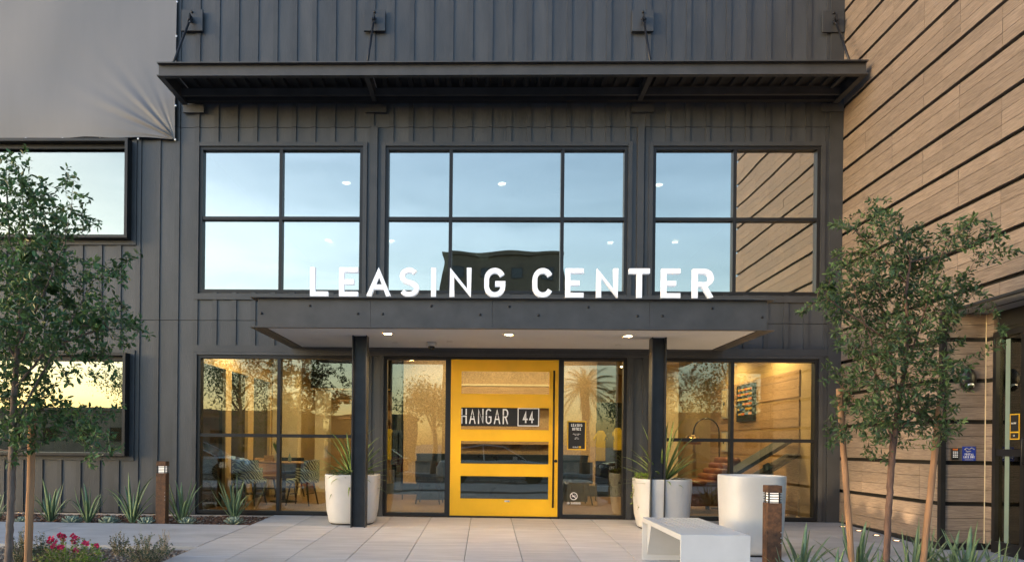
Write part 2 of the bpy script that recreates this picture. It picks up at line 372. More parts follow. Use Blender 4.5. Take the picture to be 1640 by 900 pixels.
def fit_stroke(pl, w, t):
    """centre line of a stroke drawn inside the box w x 1 so that the brush edge touches the box"""
    out = []
    for i, p in enumerate(pl):
        e = i in (0, len(pl)-1); q = pl[1] if i == 0 else pl[i-1]
        hor = e and abs(p[1]-q[1]) < .05; ver = e and abs(p[1]-q[1]) > abs(p[0]-q[0])
        x = t/2+p[0]/w*(w-t) if w > .01 else p[0]; z = t/2+p[1]*(1-t)
        if hor and p[0] in (0, w): x = p[0]
        if ver and p[1] in (0, 1): z = p[1]
        out.append((x, z))
    return out
def text_mesh(mb, txt, x, z, h, y, t=.13, dep=.002, sp=.3, ws=1.0, center=False, plane='front', X=0):
    """flat capital lettering in the plane y (front) or x = X (side, reading towards -y)"""
    adv = sum(WID.get(c, .6)*ws+sp for c in txt)-sp
    if center: x = x-adv*h/2
    out = []
    for c in txt:
        w = WID.get(c, .6)*ws
        if c != ' ':
            for pl in glyph(c, max(w, .0001)):
                if plane == 'front': to3 = lambda p, d, x=x: (x+p[0]*h, y-d, z+p[1]*h)
                else: to3 = lambda p, d, x=x: (X-d, y-(x+p[0]*h), z+p[1]*h)
                pl2 = fit_stroke(pl, w, t)
                e_ = .00025*(mb.ns % 3); mb.ns += 1
                ribbon(mb, pl2, t, dep/h, lambda p, d, to3=to3, e_=e_: to3(p, d*h+e_), True)
        x += (w+sp)*h
    return x

# ================================================================== GROUND (the setting)
def strip(name, x0, x1, ys, m, dz=0.0, kind='structure', **kw):
    mb = MB()
    for a, b in zip(ys[:-1], ys[1:]):
        mb.add([(x0, a, gz(a)+dz), (x1, a, gz(a)+dz), (x1, b, gz(b)+dz), (x0, b, gz(b)+dz)], [(0, 1, 2, 3)])
    return mb.build(name, m, kind=kind, **kw)
strip('ground', -900, 900, [-900, -300, -60, -12, -7, 0, 60, 900], 'earth', -.09)
strip('road', -300, 300, [-23.5, -14.6], 'asphalt', -.06)
strip('far_pavement', -300, 300, [-26.5, -23.5], 'concrete', .02)
kerb = MB()
for y0 in (-14.6, -23.65): kerb.box(-300, 300, y0, y0+.15, -.45, gz(-13)+.075)
kerb.build('kerb', 'concrete', kind='structure')
strip('road_marking', -300, 300, [-19.15, -19.0], 'white_cloth', -.052)
PX0, PW, PL, PXN = -3.285, .615, 1.25, 10          # paver module
patio = thing('patio', None, None); patio['kind'] = 'structure'
mb = MB(); x1 = PX0+PW*PXN
mb.add([(PX0, 0, -.03), (x1, 0, -.03), (x1, -12, gz(-12)-.03), (PX0, -12, gz(-12)-.03)], [(0, 3, 2, 1)]).build('mortar_bed', 'joint', patio)
pv = {}
def slab_mesh(w, l):
    k = (round(w, 3), round(l, 3))
    if k not in pv:
        m = MB(); e = .004; m.add([(0, -l, -.05-SL*l), (w, -l, -.05-SL*l), (w, 0, -.05), (0, 0, -.05), (0, -l, -e-SL*l), (w, -l, -e-SL*l), (w, 0, -e), (0, 0, -e),
            (e, -l+e, -SL*(l-e)), (w-e, -l+e, -SL*(l-e)), (w-e, -e, -SL*e), (e, -e, -SL*e)],
            [(0, 3, 2, 1), (0, 1, 5, 4), (1, 2, 6, 5), (2, 3, 7, 6), (3, 0, 4, 7), (4, 5, 9, 8), (5, 6, 10, 9), (6, 7, 11, 10), (7, 4, 8, 11), (8, 9, 10, 11)])
        me = bpy.data.meshes.new('paver'); me.from_pydata(m.v, [], m.f); me.materials.append(MATS['paver']); pv[k] = me
    return pv[k]
for i in range(PXN):
    for j in range(9):
        y = -.03-PL*j; g = .006
        o = link('paver', slab_mesh(PW-g, PL-.003), patio, loc=(PX0+PW*i+g/2, y, gz(y)+random.uniform(-.0006, .0006)))
# concrete: walk between the two beds on the left, forecourt on the right, apron nearer the street
walk_top, walk_bot = -1.22, -3.12
WX = PX0-.008
def slabs(name, x0, x1, y0, y1, nx, ny, m='concrete', dz=0):
    root = thing(name, None, None); root['kind'] = 'structure'; g = .008
    for i in range(nx):
        for j in range(ny):
            a, b = x0+(x1-x0)*i/nx+g/2, x0+(x1-x0)*(i+1)/nx-g/2; c, d = y0+(y1-y0)*j/ny-g/2, y0+(y1-y0)*(j+1)/ny+g/2
            vs = [(a, d, gz(d)+dz-.085), (b, d, gz(d)+dz-.085), (b, c, gz(c)+dz-.085), (a, c, gz(c)+dz-.085), (a, d, gz(d)+dz), (b, d, gz(d)+dz), (b, c, gz(c)+dz), (a, c, gz(c)+dz)]
            MB().add(vs, [(0, 3, 2, 1), (4, 5, 6, 7), (0, 1, 5, 4), (1, 2, 6, 5), (2, 3, 7, 6), (3, 0, 4, 7)]).build('slab', m, root, bevel=.004)
    return root
slabs('walkway', WX-12, WX, walk_top, walk_bot, 5, 1)
slabs('forecourt', x1+.008, 8.2, -.03, -3.75, 3, 2)
slabs('pavement', -40, 40, -9.2, -14.6, 26, 2, dz=.06)
# planting beds: soil with stones / bark as scattered cover
def scatter(name, m, n, x0, x1, y0, y1, r0, r1, zo, flat=.6):
    """loose stones, each a squashed irregular 8-vertex lump"""
    bv = np.array([(a, b, c) for a in (-1, 1) for b in (-1, 1) for c in (-1, 1)], float)
    bf = np.array([(0, 1, 3, 2), (4, 6, 7, 5), (0, 4, 5, 1), (2, 3, 7, 6), (0, 2, 6, 4), (1, 5, 7, 3)])
    x = rng.uniform(x0, x1, n); y = rng.uniform(y0, y1, n); r = rng.uniform(r0, r1, n)
    V = bv[None]*rng.uniform(.5, 1, (n, 8, 1))*np.stack([r, r*rng.uniform(.55, 1, n), r*flat], 1)[:, None]
    a = rng.uniform(0, 6.3, n); ca, sa = np.cos(a)[:, None], np.sin(a)[:, None]
    X = V[..., 0]*ca-V[..., 1]*sa+x[:, None]; Y = V[..., 0]*sa+V[..., 1]*ca+y[:, None]
    Z = V[..., 2]+(SL*np.maximum(y, -12)+zo+rng.uniform(-.006, .008, n))[:, None]
    vs = np.stack([X, Y, Z], -1).reshape(-1, 3); fs = (bf[None]+8*np.arange(n)[:, None, None]).reshape(-1, 4)
    me = bpy.data.meshes.new(name); me.from_pydata(vs.tolist(), [], fs.tolist()); me.materials.append(MATS[m])
    return link(name, me, kind='stuff')
strip('planting_bed_soil', WX-12, WX, [walk_top, -.04], 'soil', -.045)
strip('planting_bed_earth', WX-12, WX, [-9.2, walk_bot], 'soil', -.05)
strip('tree_bed_soil', x1+.008, 8.2, [-9.2, -3.76], 'soil', -.04)
scatter('bark_mulch', 'bark_mulch', 3800, WX-7, WX-.02, walk_top+.02, -.05, .012, .034, -.035, .4)
scatter('mulch_gravel', 'pebble', 1500, WX-7, WX-.02, walk_top+.02, -.05, .008, .018, -.032)
scatter('gravel', 'pebble', 9000, WX-4.5, WX-.02, -7.2, walk_bot-.02, .008, .02, -.04)
scatter('tree_bed_gravel', 'pebble', 6000, x1+.03, 8.0, -7.4, -3.78, .010, .022, -.03)

# ================================================================== MAIN BUILDING
FX0, FX1, FZ = -12.0, 5.424, 10.0
bld = thing('office_building', 'dark grey board-clad leasing office with a bright yellow front door', 'building')
def W2(px0, px1, py0, py1):                     # pixel box of a window's outer frame -> x0,x1,z0,z1 on the facade
    a = at(px0, (py0+py1)/2); b = at(px1, (py0+py1)/2); t = at((px0+px1)/2, py0); u = at((px0+px1)/2, py1)
    return [round(v, 3) for v in (a.x, b.x, u.z, t.z)]
UL = W2(319.5, 581, 235.5, 469); UM = W2(617, 1004.5, 235.5, 471); UR = W2(1044.5, 1313, 236.5, 475)
for w in (UM, UR): w[2], w[3] = UL[2], UL[3]
LL = W2(315.5, 578, 569, 820); SLf = W2(614, 718, 573, 824); DR = W2(718, 897, 574, 826); SR = W2(897, 1003, 576, 827); LR = W2(1048, 1309, 577, 833)
ZT = LL[3]; ZB = .0
for w in (LL, SLf, DR, SR, LR): w[2], w[3] = ZB+.012, ZT
PT = W2(-260, 213, 229, 385); PB = W2(-260, 209, 565, 727)
xr = (PT[1]+PB[1])/2; PT[1] = PB[1] = round(xr, 3)
holes = [UL, UM, UR, LL, [SLf[0], SR[1], ZB-.1, ZT], LR, PT, PB]
holes = [list(h) for h in holes]
# wall behind the boards
wm = MB()
for x0, xx1, z0, z1 in rect_sub([(FX0, FX1, -.06, FZ)], holes): wm.box(x0, xx1, .031, .20, z0, z1)
wm.build('wall', 'backing', bld)
sh = MB(); sh.box(FX0, FX0+.2, .2, 10, -.06, FZ); sh.box(FX0, FX1, 9.8, 10, -.06, FZ); sh.box(FX1-.2, FX1, .2, 9.8, -.06, FZ); sh.box(FX0, FX1, .0, 10, FZ, FZ+.2)
sh.build('shell', 'stucco_brown', bld)
# trim boards round the openings: (x0,x1,z0,z1) -> also holes for the boards
TW = .065; trims = []
for w in (UL, UM, UR): trims += [(w[0]-TW, w[0], w[2]-.02, w[3]+TW), (w[1], w[1]+TW, w[2]-.02, w[3]+TW), (w[0], w[1], w[3], w[3]+TW)]
zs = UL[2]
trims += [(UL[0]-TW, UR[1]+TW, zs-.115, zs-.02)]                                      # sill band under the upper windows
trims += [(LL[0]-TW, FX1-.20, ZT+.04, ZT+.15)]                                         # head band over the ground-floor windows
trims += [(LL[0]-TW, LL[0], 0, ZT+.04), (LL[0], LR[1], ZT, ZT+.04), (LR[1], LR[1]+TW, 0, ZT+.04)]
for a, b in ((LL[1], SLf[0]), (SR[1], LR[0])):                                         # the two pilasters beside the entrance
    trims += [(a, a+.09, .005, ZT), (b-.06, b, .005, ZT)]
trims += [(PT[1], PT[1]+.075, PT[2]-.075, PT[3]+.05), (FX0, PT[1], PT[2]-.075, PT[2]), (PB[1], PB[1]+.075, PB[2]-.075, PB[3]+.06), (FX0, PB[1], PB[2]-.075, PB[2]), (FX0, PB[1], PB[3], PB[3]+.06)]
for t in trims: boxm(t[0]+.001, t[1]-.001, -.040, .03, t[2]+.001, t[3]-.001).build('trim_board', 'siding_edge', bld)
cor = (FX1-.20, FX1-.004, 0, FZ)                                                      # corner board where the two buildings meet
boxm(cor[0], cor[1], -.045, .03, .0, FZ).build('corner_board', 'siding_edge', bld)
for a, b in ((UL[1]+TW, UM[0]-TW), (UM[1]+TW, UR[0]-TW)):                                # pilasters between the upper windows
    m = (a+b)/2
    boxm(m-.05, m+.05, -.05, .03, zs-.02, 6.05).build('pilaster_board', 'siding_edge', bld)
    trims += [(m-.05, m+.05, zs-.02, 6.05)]
H = holes+[list(t) for t in trims]+[list(cor)]
B0 = at(413.75, 60).x; BS = .3055
B0 -= .03
lo = int((FX0-B0)/BS); hi = int((FX1-B0)/BS)+1
SEAM = [0.0, 3.035, 6.055, FZ]
boxm(FX0, FX1-.2, -.012, .03, -.06, .0).build('base_flashing', 'frame_black', bld)
boxm(FX0, WX-.0, -.035, -.0125, -.12, -.012).build('footing', 'footing', bld)
for k in range(lo, hi+1):
    bx = B0+BS*k
    for z0, z1 in zip(SEAM[:-1], SEAM[1:]):
        off = .0 if k % 2 else .0
        for r in rect_sub([(max(bx, FX0), min(bx+BS, FX1), z0+.004, z1-.004)], H):
            if r[1] < -8.6: continue
            boxm(r[0]+.001, r[1]-.001, 0, .03, r[2], r[3]).build('siding_panel', 'siding', bld)
        if bx-.036 < FX0: continue
        for r in rect_sub([(bx-.036, bx+.036, z0+.004, z1-.004)], H):
            if r[1]-r[0] < .03 or r[1] < -8.6: continue
            boxm(r[0], r[1], -.02, .0, r[2], r[3]).build('batten', 'siding_edge', bld)
rest = MB()
for r in rect_sub([(FX0, -8.9, 0, FZ)], H): rest.box(r[0], r[1], 0, .03, r[2], r[3])
rest.build('wall_cladding', 'siding', bld)

# windows: frame mesh with pane and mullion children
FW = .05
def window(rect, mulls, trans, g='glass_upper', name='window', parent=None, d0=-.012, fw=FW):
    parent = parent or bld; x0, x1, z0, z1 = rect
    f = MB(); f.box(x0, x0+fw, d0, .12, z0, z1).box(x1-fw, x1, d0, .12, z0, z1).box(x0+fw, x1-fw, d0, .12, z0, z0+fw).box(x0+fw, x1-fw, d0, .12, z1-fw, z1)
    w = f.build(name, 'frame_black', parent)
    xs = [x0+fw]+[v for m in mulls for v in (m-.026, m+.026)]+[x1-fw]; zz = [z0+fw]+[v for t in trans for v in (t-.026, t+.026)]+[z1-fw]
    for m in mulls: boxm(m-.026, m+.026, d0+.006, .11, z0+fw, z1-fw).build('mullion', 'frame_black', w)
    for t in trans:
        for i in range(0, len(xs), 2): boxm(xs[i], xs[i+1], d0+.008, .11, t-.026, t+.026).build('transom', 'frame_black', w)
    for i in range(0, len(xs), 2):
        for j in range(0, len(zz), 2):
            boxm(xs[i]-.004, xs[i+1]+.004, .055, .063, zz[j]-.004, zz[j+1]+.004).build('pane', g, w)
    return w
zm = at(800, 350.5).z
window(UL, [at(449.5, 350).x], [zm]); window(UM, [at(721.5, 350).x, at(900.5, 350).x], [zm]); window(UR, [at(1176.5, 350).x], [zm])
zl = at(800, 701).z
window(LL, [at(446, 700).x], [zl], 'glass_lower'); window(LR, [at(1172, 700).x], [zl], 'glass_lower')
window(SLf, [], [], 'glass_lower', 'sidelight'); window(SR, [], [], 'glass_lower', 'sidelight')
for nm, w in (('upper', PT), ('lower', PB)):     # projecting box frames on the left
    x0, x1, z0, z1 = w; p = .19; t = .045
    f = MB().box(x0, x0+t, -p, .12, z0, z1).box(x1-t, x1, -p, .12, z0, z1).box(x0+t, x1-t, -p, .12, z0, z0+t).box(x0+t, x1-t, -p, .12, z1-t, z1)
    o = f.build('box_window', 'frame_black', bld)
    boxm(x0+t+.001, x1-t-.001, .02, .03, z0+t-.004, z1-t+.004).build('pane', 'glass_left', o)
    boxm(x0+t+.001, x1-t-.001, -.06, -.02, z1-t-.07, z1-t-.001).build('blind_box', 'frame_black', o)
# the yellow entrance door
x0, x1, z0, z1 = DR; fr = .028
f = MB().box(x0, x0+fr, -.012, .12, 0, z1).box(x1-fr, x1, -.012, .12, 0, z1).box(x0+fr, x1-fr, -.012, .12, z1-.04, z1)
f.build('door_frame', 'frame_black', bld)
boxm(x0+fr, x1-fr, -.03, .12, .003, .022).build('threshold', 'black_metal', bld)
dx0, dx1, dz0, dz1 = x0+fr+.004, x1-fr-.004, .028, z1-.044
gx0, gx1 = at(737, 700).x, at(880, 700).x
wins = [(at(800, b).z, at(800, a).z) for a, b in ((593.5, 632), (651.5, 689), (705, 743.5), (761, 799.5))]
d = MB()
d.box(dx0, gx0, -.008, .05, dz0, dz1).box(gx1, dx1, -.008, .05, dz0, dz1)
zz = [dz1]+[v for a, b in wins for v in (b, a)]+[dz0]
for i in range(0, len(zz), 2): d.box(gx0, gx1, -.008, .05, zz[i+1], zz[i])
door = d.build('entrance_door', 'yellow_paint', bld)
for a, b in wins:
    g = MB(); e = .012
    g.box(gx0, gx0+e, -.014, -.009, a, b).box(gx1-e, gx1, -.014, -.009, a, b).box(gx0+e, gx1-e, -.014, -.009, a, a+e).box(gx0+e, gx1-e, -.014, -.009, b-e, b)
    g.build('glazing_bead', 'yellow_paint', door)
    boxm(gx0+.001, gx1-.001, .012, .02, a+.001, b-.001).build('pane', 'glass_lower', door)
hx = at(886, 690).x
h = MB().tube([(hx, -.075, at(886, 812).z), (hx, -.075, at(886, 594).z)], .016, 10)
for py in (604, 802): z = at(886, py).z; h.tube([(hx, -.075, z), (hx, -.006, z)], .009, 8)
h.build('pull_handle', 'black_metal', door, smooth=True)
MB().prism([(.024*math.cos(i*.52), .024*math.sin(i*.52)) for i in range(12)], -.022, -.008, 'y').build('lock', 'black_metal', door, loc=(at(890, 738).x, 0, at(890, 738).z))
p = at(812, 802); boxm(p.x-.04, p.x+.04, -.0105, -.008, p.z-.012, p.z+.012).build('maker_plate', 'grommet', door)
# vinyl sign in the second light of the door
a, b = wins[1]; q0, q1 = at(737, 650).x, at(864, 650).x; zb = at(800, 682.5).z
sg = boxm(q0+.002, q1, .004, .010, zb, b-.003).build('vinyl_sign', 'sign_black', door)
hh = b-zb
cw = at(829, 670).x
t = MB(); text_mesh(t, 'HANGAR', q0+.018, zb+hh*.12, hh*.78, .003, t=.085, dep=.002, sp=.145, ws=.62)
t.build('lettering', 'white_letter', door)
# thin dark cut across the lettering at mid height, as the sign has
boxm(q0+.002, cw-.02, .0005, .003, zb+hh*.545, zb+hh*.575).build('lettering_cut', 'sign_black', door)
t = MB(); e = .014; t.box(cw, q1-.004, .001, .003, b-.012-e, b-.012).box(cw, q1-.004, .001, .003, zb+.006, zb+.006+e).box(cw, cw+e, .001, .003, zb+.006+e, b-.012-e).box(q1-.004-e, q1-.004, .001, .003, zb+.006+e, b-.012-e)
t.build('number_box', 'white_letter', door)
t = MB(); text_mesh(t, '44', (cw+q1-.004)/2, zb+hh*.19, hh*.63, .003, t=.13, dep=.002, sp=.12, ws=.66, center=True); t.build('number', 'white_letter', door)

# ================================================================== UPPER AWNING
Y1 = -.97; ax0, ax1 = -4.796, 5.33; az0, az1 = 6.395, 6.595
aw = thing('steel_awning', 'long black steel awning high above the windows hung on four tie rods', 'awning')
def channel(mb, x0, x1, yf, z0, z1, fl=.07, th=.016):   # C-section along x, web set back from the flange tips
    mb.box(x0, x1, yf, yf+fl, z0, z0+th).box(x0, x1, yf, yf+fl, z1-th, z1).box(x0+.0, x1-.0, yf+fl, yf+fl+.012, z0, z1)
b = MB(); channel(b, ax0, ax1, Y1, az0, az1); b.build('front_channel', 'canopy_steel', aw)
for sx, xx in ((1, ax0), (-1, ax1)):
    b = MB(); u, v = sorted((xx, xx+sx*.07)); w0, w1 = sorted((xx+sx*.07, xx+sx*.082))
    b.box(u, v, Y1+.082, -.045, az0, az0+.016).box(u, v, Y1+.082, -.045, az1-.016, az1).box(w0, w1, Y1+.082, -.045, az0, az1)
    b.build('side_channel', 'canopy_steel', aw)
boxm(ax0+.083, ax1-.083, -.14, -.045, az0+.02, az1-.02).build('wall_ledger', 'deck_black', aw)
boxm(ax0+.083, ax1-.083, Y1+.083, -.141, az1-.012, az1-.008).build('deck', 'deck_black', aw)
n = 52
for i in range(n):
    xx = ax0+.15+(ax1-ax0-.3)*i/(n-1)
    MB().prism([(xx-.045, az1-.013), (xx-.03, az1-.053), (xx+.03, az1-.053), (xx+.045, az1-.013)], Y1+.084, -.30, 'y').build('deck_rib', 'deck_black', aw)
boxm(ax0+.083, ax1-.083, -.299, -.25, az0+.03, az1-.06).build('cross_angle', 'canopy_steel', aw)
for px in (588, 1042):
    xx = at(px, 94, Y1+.1).x
    boxm(xx-.035, xx+.035, Y1+.083, -.142, az0+.004, az1-.055).build('beam', 'canopy_steel', aw)
    boxm(xx+.05, xx+.062, Y1+.12, -.32, az1-.075, az1-.06).build('light_strip', 'plastic_grey', aw)
boxm(ax0+.19, ax0+.2, Y1+.12, -.32, az1-.075, az1-.06).build('light_strip', 'plastic_grey', aw)
boxm(ax1-.24, ax1-.2, Y1+.12, -.32, az1-.095, az1-.06).build('light_strip', 'canopy_steel', aw)
for (px, py, bx) in ((310.5, 37, 275.5), (601, 37, 588), (1028, 37.5, 1042.5), (1331.5, 39, 1362)):
    c = at(px, py); c.x = min(c.x, FX1-.175); e = at(bx, 94, Y1+.13); hw = .165
    pl = boxm(c.x-hw, c.x+hw, -.075, -.046 if px > 1300 else -.031, c.z-hw, c.z+hw).build('wall_plate', 'siding_edge', aw, bevel=.003)
    top = Vector((c.x, -.14, c.z-.02)); bot = Vector((e.x, Y1+.13, az1))
    dr = (bot-top).normalized()
    MB().box(c.x-.008, c.x+.008, -.19, -.075, c.z-.05, c.z+.05).build('gusset', 'black_metal', aw, bevel=.002)
    cl = MB()
    for s in (-1, 1): cl.tube([top+Vector((s*.02, 0, .02)), top+dr*.09+Vector((s*.02, 0, 0)), top+dr*.13], .010, 6)
    cl.tube([top+Vector((-.04, 0, 0)), top+Vector((.04, 0, 0))], .012, 8)
    cl.tube([(c.x, -.075, c.z+.12), (c.x, -.10, c.z+.12)], .016, 8)
    cl.build('clevis', 'black_metal', aw, smooth=True)
    MB().tube([top+dr*.12, bot], .018, 8).build('tie_rod', 'black_metal', aw, smooth=True)
    MB().tube([bot-dr*.09, bot], .028, 8).build('turnbuckle', 'black_metal', aw, smooth=True)
    c2 = at(px+(2 if px < 900 else 0), 176); c2.x = min(c2.x, FX1-.175)
    boxm(c2.x-hw, c2.x+hw, -.07, -.046 if px > 1300 else -.031, az0-.13, az0-.01).build('wall_plate', 'siding_edge', aw)

# ================================================================== ENTRANCE CANOPY
cx0, cx1, cy, cz0, cz1 = -3.047, 3.64, -2.10, 2.608, 3.006
ca = thing('entrance_canopy', 'wide flat steel canopy on two columns over the entrance, pale soffit below', 'canopy')
b = MB(); b.box(cx0, cx1, cy, cy+.08, cz0, cz0+.014).box(cx0, cx1, cy, cy+.08, cz1-.014, cz1)
b.build('front_flange', 'canopy_steel', ca)
js = [at(p, 500, cy+.08).x for p in (593, 789, 988, 1127)]
xs = [cx0+.08]+[at(593.5, 500, cy+.08).x, at(788.5, 500, cy+.08).x, at(1040, 500, cy+.08).x]+[cx1-.08]
for i in range(4): boxm(xs[i]+.0015, xs[i+1]-.0015, cy+.08, cy+.092, cz0+.015, cz1-.015).build('fascia_plate', 'canopy_steel', ca)
for sx, xx in ((1, cx0), (-1, cx1)):
    b = MB(); u, v = sorted((xx, xx+sx*.08)); w0, w1 = sorted((xx+sx*.08, xx+sx*.092))
    b.box(u, v, cy+.0805, -.046, cz0, cz0+.014).box(u, v, cy+.0805, -.046, cz1-.014, cz1).box(w0, w1, cy+.093, -.046, cz0, cz1-.016)
    u, v = sorted((xx+sx*.093, xx+sx*.185)); b.box(u, v, cy+.093, -.046, cz0+.002, cz0+.03)
    b.build('side_channel', 'canopy_steel', ca)
boxm(cx0+.093, cx1-.093, cy+.093, -.046, cz1-.03, cz1-.012).build('roof_sheet', 'dark_metal', ca)
sf = boxm(cx0+.186, cx1-.186, cy+.094, -.047, cz0+.012, cz0+.03).build('soffit', 'white_soffit', ca)
boxm(cx0+.186, cx1-.186, -.075, -.048, cz0-.012, cz0+.011).build('soffit_trim', 'canopy_steel', ca)
def dome(mb, c, r, n=10, k=.6):
    for i in range(4):
        pass
rows = []
for px, py in ((418.8, 501.7), (496.4, 489.5), (573.2, 502.3), (613, 502.8), (691, 490), (769, 504), (815.5, 491), (862.5, 504.8), (942, 492), (1021, 506), (1061, 506), (1140.5, 494), (1220.5, 508)):
    q = at(px, py, cy+.08)
    m = MB(); m.lathe([(.018, 0), (.016, .007), (.009, .012), (.0001, .013)], 10)
    o = m.build('bolt', 'black_metal', ca, smooth=True, loc=(q.x, cy+.0795, q.z)); o.rotation_euler[0] = math.pi/2
for k, (pxl, pxr) in enumerate(((562.5, 586), (1043, 1066.5))):
    yf = -1.36; xl = at(pxl, 700, yf).x; xr_ = at(pxr, 700, yf).x; dp = .20; xm = (xl+xr_)/2
    c = MB(); c.box(xl, xl+.014, yf, yf+dp, gz(yf)-.01, cz0+.012).box(xr_-.014, xr_, yf, yf+dp, gz(yf)-.01, cz0+.012).box(xl+.0145, xr_-.0145, yf+dp/2-.006, yf+dp/2+.006, gz(yf)-.01, cz0+.012)
    c.build('column', 'column_steel', ca)
for px, py in ((621, 534), (815, 535.5), (1006, 538)):
    q = atz(px, py, cz0+.012); g = MB()
    g.lathe([(.095, 0), (.095, -.006), (.065, -.008), (.053, .003)], 28); o = g.build('downlight_trim', 'grommet', ca, smooth=False, loc=(q.x, q.y, cz0+.0115))
    MB().lathe([(.0001, 0), (.052, 0)], 24).build('downlight_lens', 'lamp_warm', ca, loc=(q.x, q.y, cz0+.0095))
    lamp((q.x, q.y, cz0-.02), 26, (1, .70, .40), 'SPOT', .05, 'canopy_lamp', 128, .7)
for px, py in ((632, 548.5), (720, 547), (990, 552)):
    q = atz(px, py, cz0+.012); MB().lathe([(.045, .0), (.045, -.004), (.0001, -.004)], 16).build('sprinkler_cap', 'plastic_grey', ca, loc=(q.x, q.y, cz0+.0115))
q = atz(691, 548, cz0+.012)
sc = thing('security_camera', 'small grey dome security camera hanging below the canopy soffit', 'camera', (q.x, q.y, cz0+.011))
MB().lathe([(.075, 0), (.075, -.05), (.055, -.058), (.0001, -.058)], 24).build('housing', 'plastic_grey', sc, smooth=True)
MB().lathe([(.05, -.058), (.047, -.085), (.03, -.108), (.0001, -.115)], 20).build('dome', 'car_glass', sc, smooth=True)

# ------------------------------------------------------------------ LEASING CENTER
ly = cy+.012
lt = thing('entrance_sign', 'large white LEASING CENTER capitals standing on the entrance canopy', 'sign')
letters = [('L', 496.5, 525), ('E', 543, 573), ('A', 586.5, 626), ('S', 639, 671), ('I', 690.5, 698), ('N', 720, 755), ('G', 775.5, 809.5),
           ('C', 853, 886), ('E', 906, 935), ('N', 955.5, 990.5), ('T', 1008, 1041), ('E', 1060, 1090), ('R', 1110, 1143.5)]
zb = cz1+.006; zt = None
for ch, a, b in letters:
    y0 = 427.5+(a-500)*.0053; xa, xb = at(a, 450, ly).x, at(b, 450, ly).x; ztop = at(700, 428.5, ly).z; hL = ztop-zb
    m = MB(); w = (xb-xa)/hL
    m.ns = 0
    for pl in glyph(ch, w if ch != 'I' else .0001):
        t = .165; pl2 = fit_stroke(pl, w if ch != 'I' else 0, t)
        xo = (xa+xb)/2 if ch == 'I' else xa
        e_ = .0016*m.ns; m.ns += 1
        ribbon(m, pl2, t, .075-2*e_, lambda p, d_, xo=xo: (xo+p[0]*hL, ly+.075-e_-d_, zb+p[1]*hL), True)
    m.build('letter', 'lit_letter', lt)
boxm(at(494, 470, ly).x, at(1146, 470, ly).x, ly+.02, ly+.06, cz1+.0005, cz1+.005).build('mounting_rail', 'dark_metal', lt)

# ------------------------------------------------------------------ vinyl banner, top left
bx0, bx1 = -9.2, at(284.5, 150).x; bz0, bz1 = at(150, 225).z, 9.4
nx, nz_ = 150, 110; vs = []; cxn, czn = bx1, bz0
for j in range(nz_+1):
    for i in range(nx+1):
        u, v = i/nx, j/nz_; x = bx0+(bx1-bx0)*(1-(1-u)**1.6); z = bz0+(bz1-bz0)*v**1.6
        dx_, dz_ = cxn-x, z-czn; r = math.hypot(dx_, dz_)+1e-6; th = math.atan2(dz_, dx_)
        wr = (math.sin(th*21+1.2)*.6+math.sin(th*37+.4)*.4)*math.exp(-((th-.62)/.45)**2)*.060*min(1, r/.10)*math.exp(-r/.50)
        sag = .012*math.sin((x-bx0)*7.0)*math.exp(-(z-bz0)/.05)
        y = -.075-.02*math.sin(x*1.3+z*.5)-.012*math.sin(x*2.9-z*2.1)+wr-.03*math.exp(-((z-bz0-.4)/.5)**2)
        vs.append((x, y, z+sag*.8))
fs = [(j*(nx+1)+i, j*(nx+1)+i+1, (j+1)*(nx+1)+i+1, (j+1)*(nx+1)+i) for j in range(nz_) for i in range(nx)]
bn = thing('banner', 'plain grey vinyl banner stretched on the wall, creased at its lower corner', 'banner', (0, 0, 0))
sheet = MB().add(vs, fs).build('sheet', 'vinyl', bn, smooth=True)
sd = sheet.modifiers.new('s', 'SOLIDIFY'); sd.thickness = .003
for px, py in ((42, 222.5), (101, 222.5), (161, 222.5), (222, 223), (281.5, 224.5), (282, 170), (283.5, 59), (284.5, 4)):
    q = at(px, py, -.11); o = MB().lathe([(.014, 0), (.014, .004), (.007, .005), (.006, .0)], 12).build('grommet', 'grommet', bn, loc=(q.x-.01, -.105, q.z+.008)); o.rotation_euler[0] = math.pi/2

# ================================================================== WOOD-CLAD WING
wing = thing('wood_clad_wing', 'wood-look plank building side with black reveal lines on the far right', 'building')
WXF, YE, YB, ZS = 5.424, -4.75, -2.58, 2.74             # wall plane, its street end, recess line, soffit height
sh = MB().box(WXF+.06, 14, YB+.06, 10, -.3, 9.5).box(WXF+.06, 14, YE, YB+.059, ZS+.03, 9.5).box(5.985, 14, YE, -4.2, -.4, ZS+.03)
sh.box(5.985, 6.05, -4.2, YB+.059, 2.56, ZS+.03)
sh.build('core', 'backing', wing)
PH = .488; P3 = (PH-.046)/3
nc = int(9.4/PH)
pm = {}
def plank(x0, x1, y0, y1, z0, z1, m):
    return boxm(x0, x1, y0, y1, z0, z1).build('plank', m, wing)
for c in range(nc):
    z0 = c*PH+.042*.5
    for q in range(3):
        a, b = z0+P3*q+.0022, z0+P3*(q+1)-.0022
        ys = [0.0]; j = .715 if c % 2 else 1.43
        k = j
        while k < -YE: ys.append(-k); k += 1.43
        ys.append(YE)
        for i in range(len(ys)-1):
            ya, yb = ys[i]-.003, ys[i+1]+.003
            if yb < -5.2 and a > 5.0: continue
            dv = random.uniform(0, .003)
            for (u0, u1, lo_) in ((max(yb, YB+.045), ya, a), (yb, min(ya, YB+.045), max(a, ZS+.029))):   # above and beside the recess
                if u1-u0 > .02 and b-lo_ > .01: boxm(WXF-dv, WXF+.05, u0, u1, lo_, b).build('plank', 'wood_side', wing)
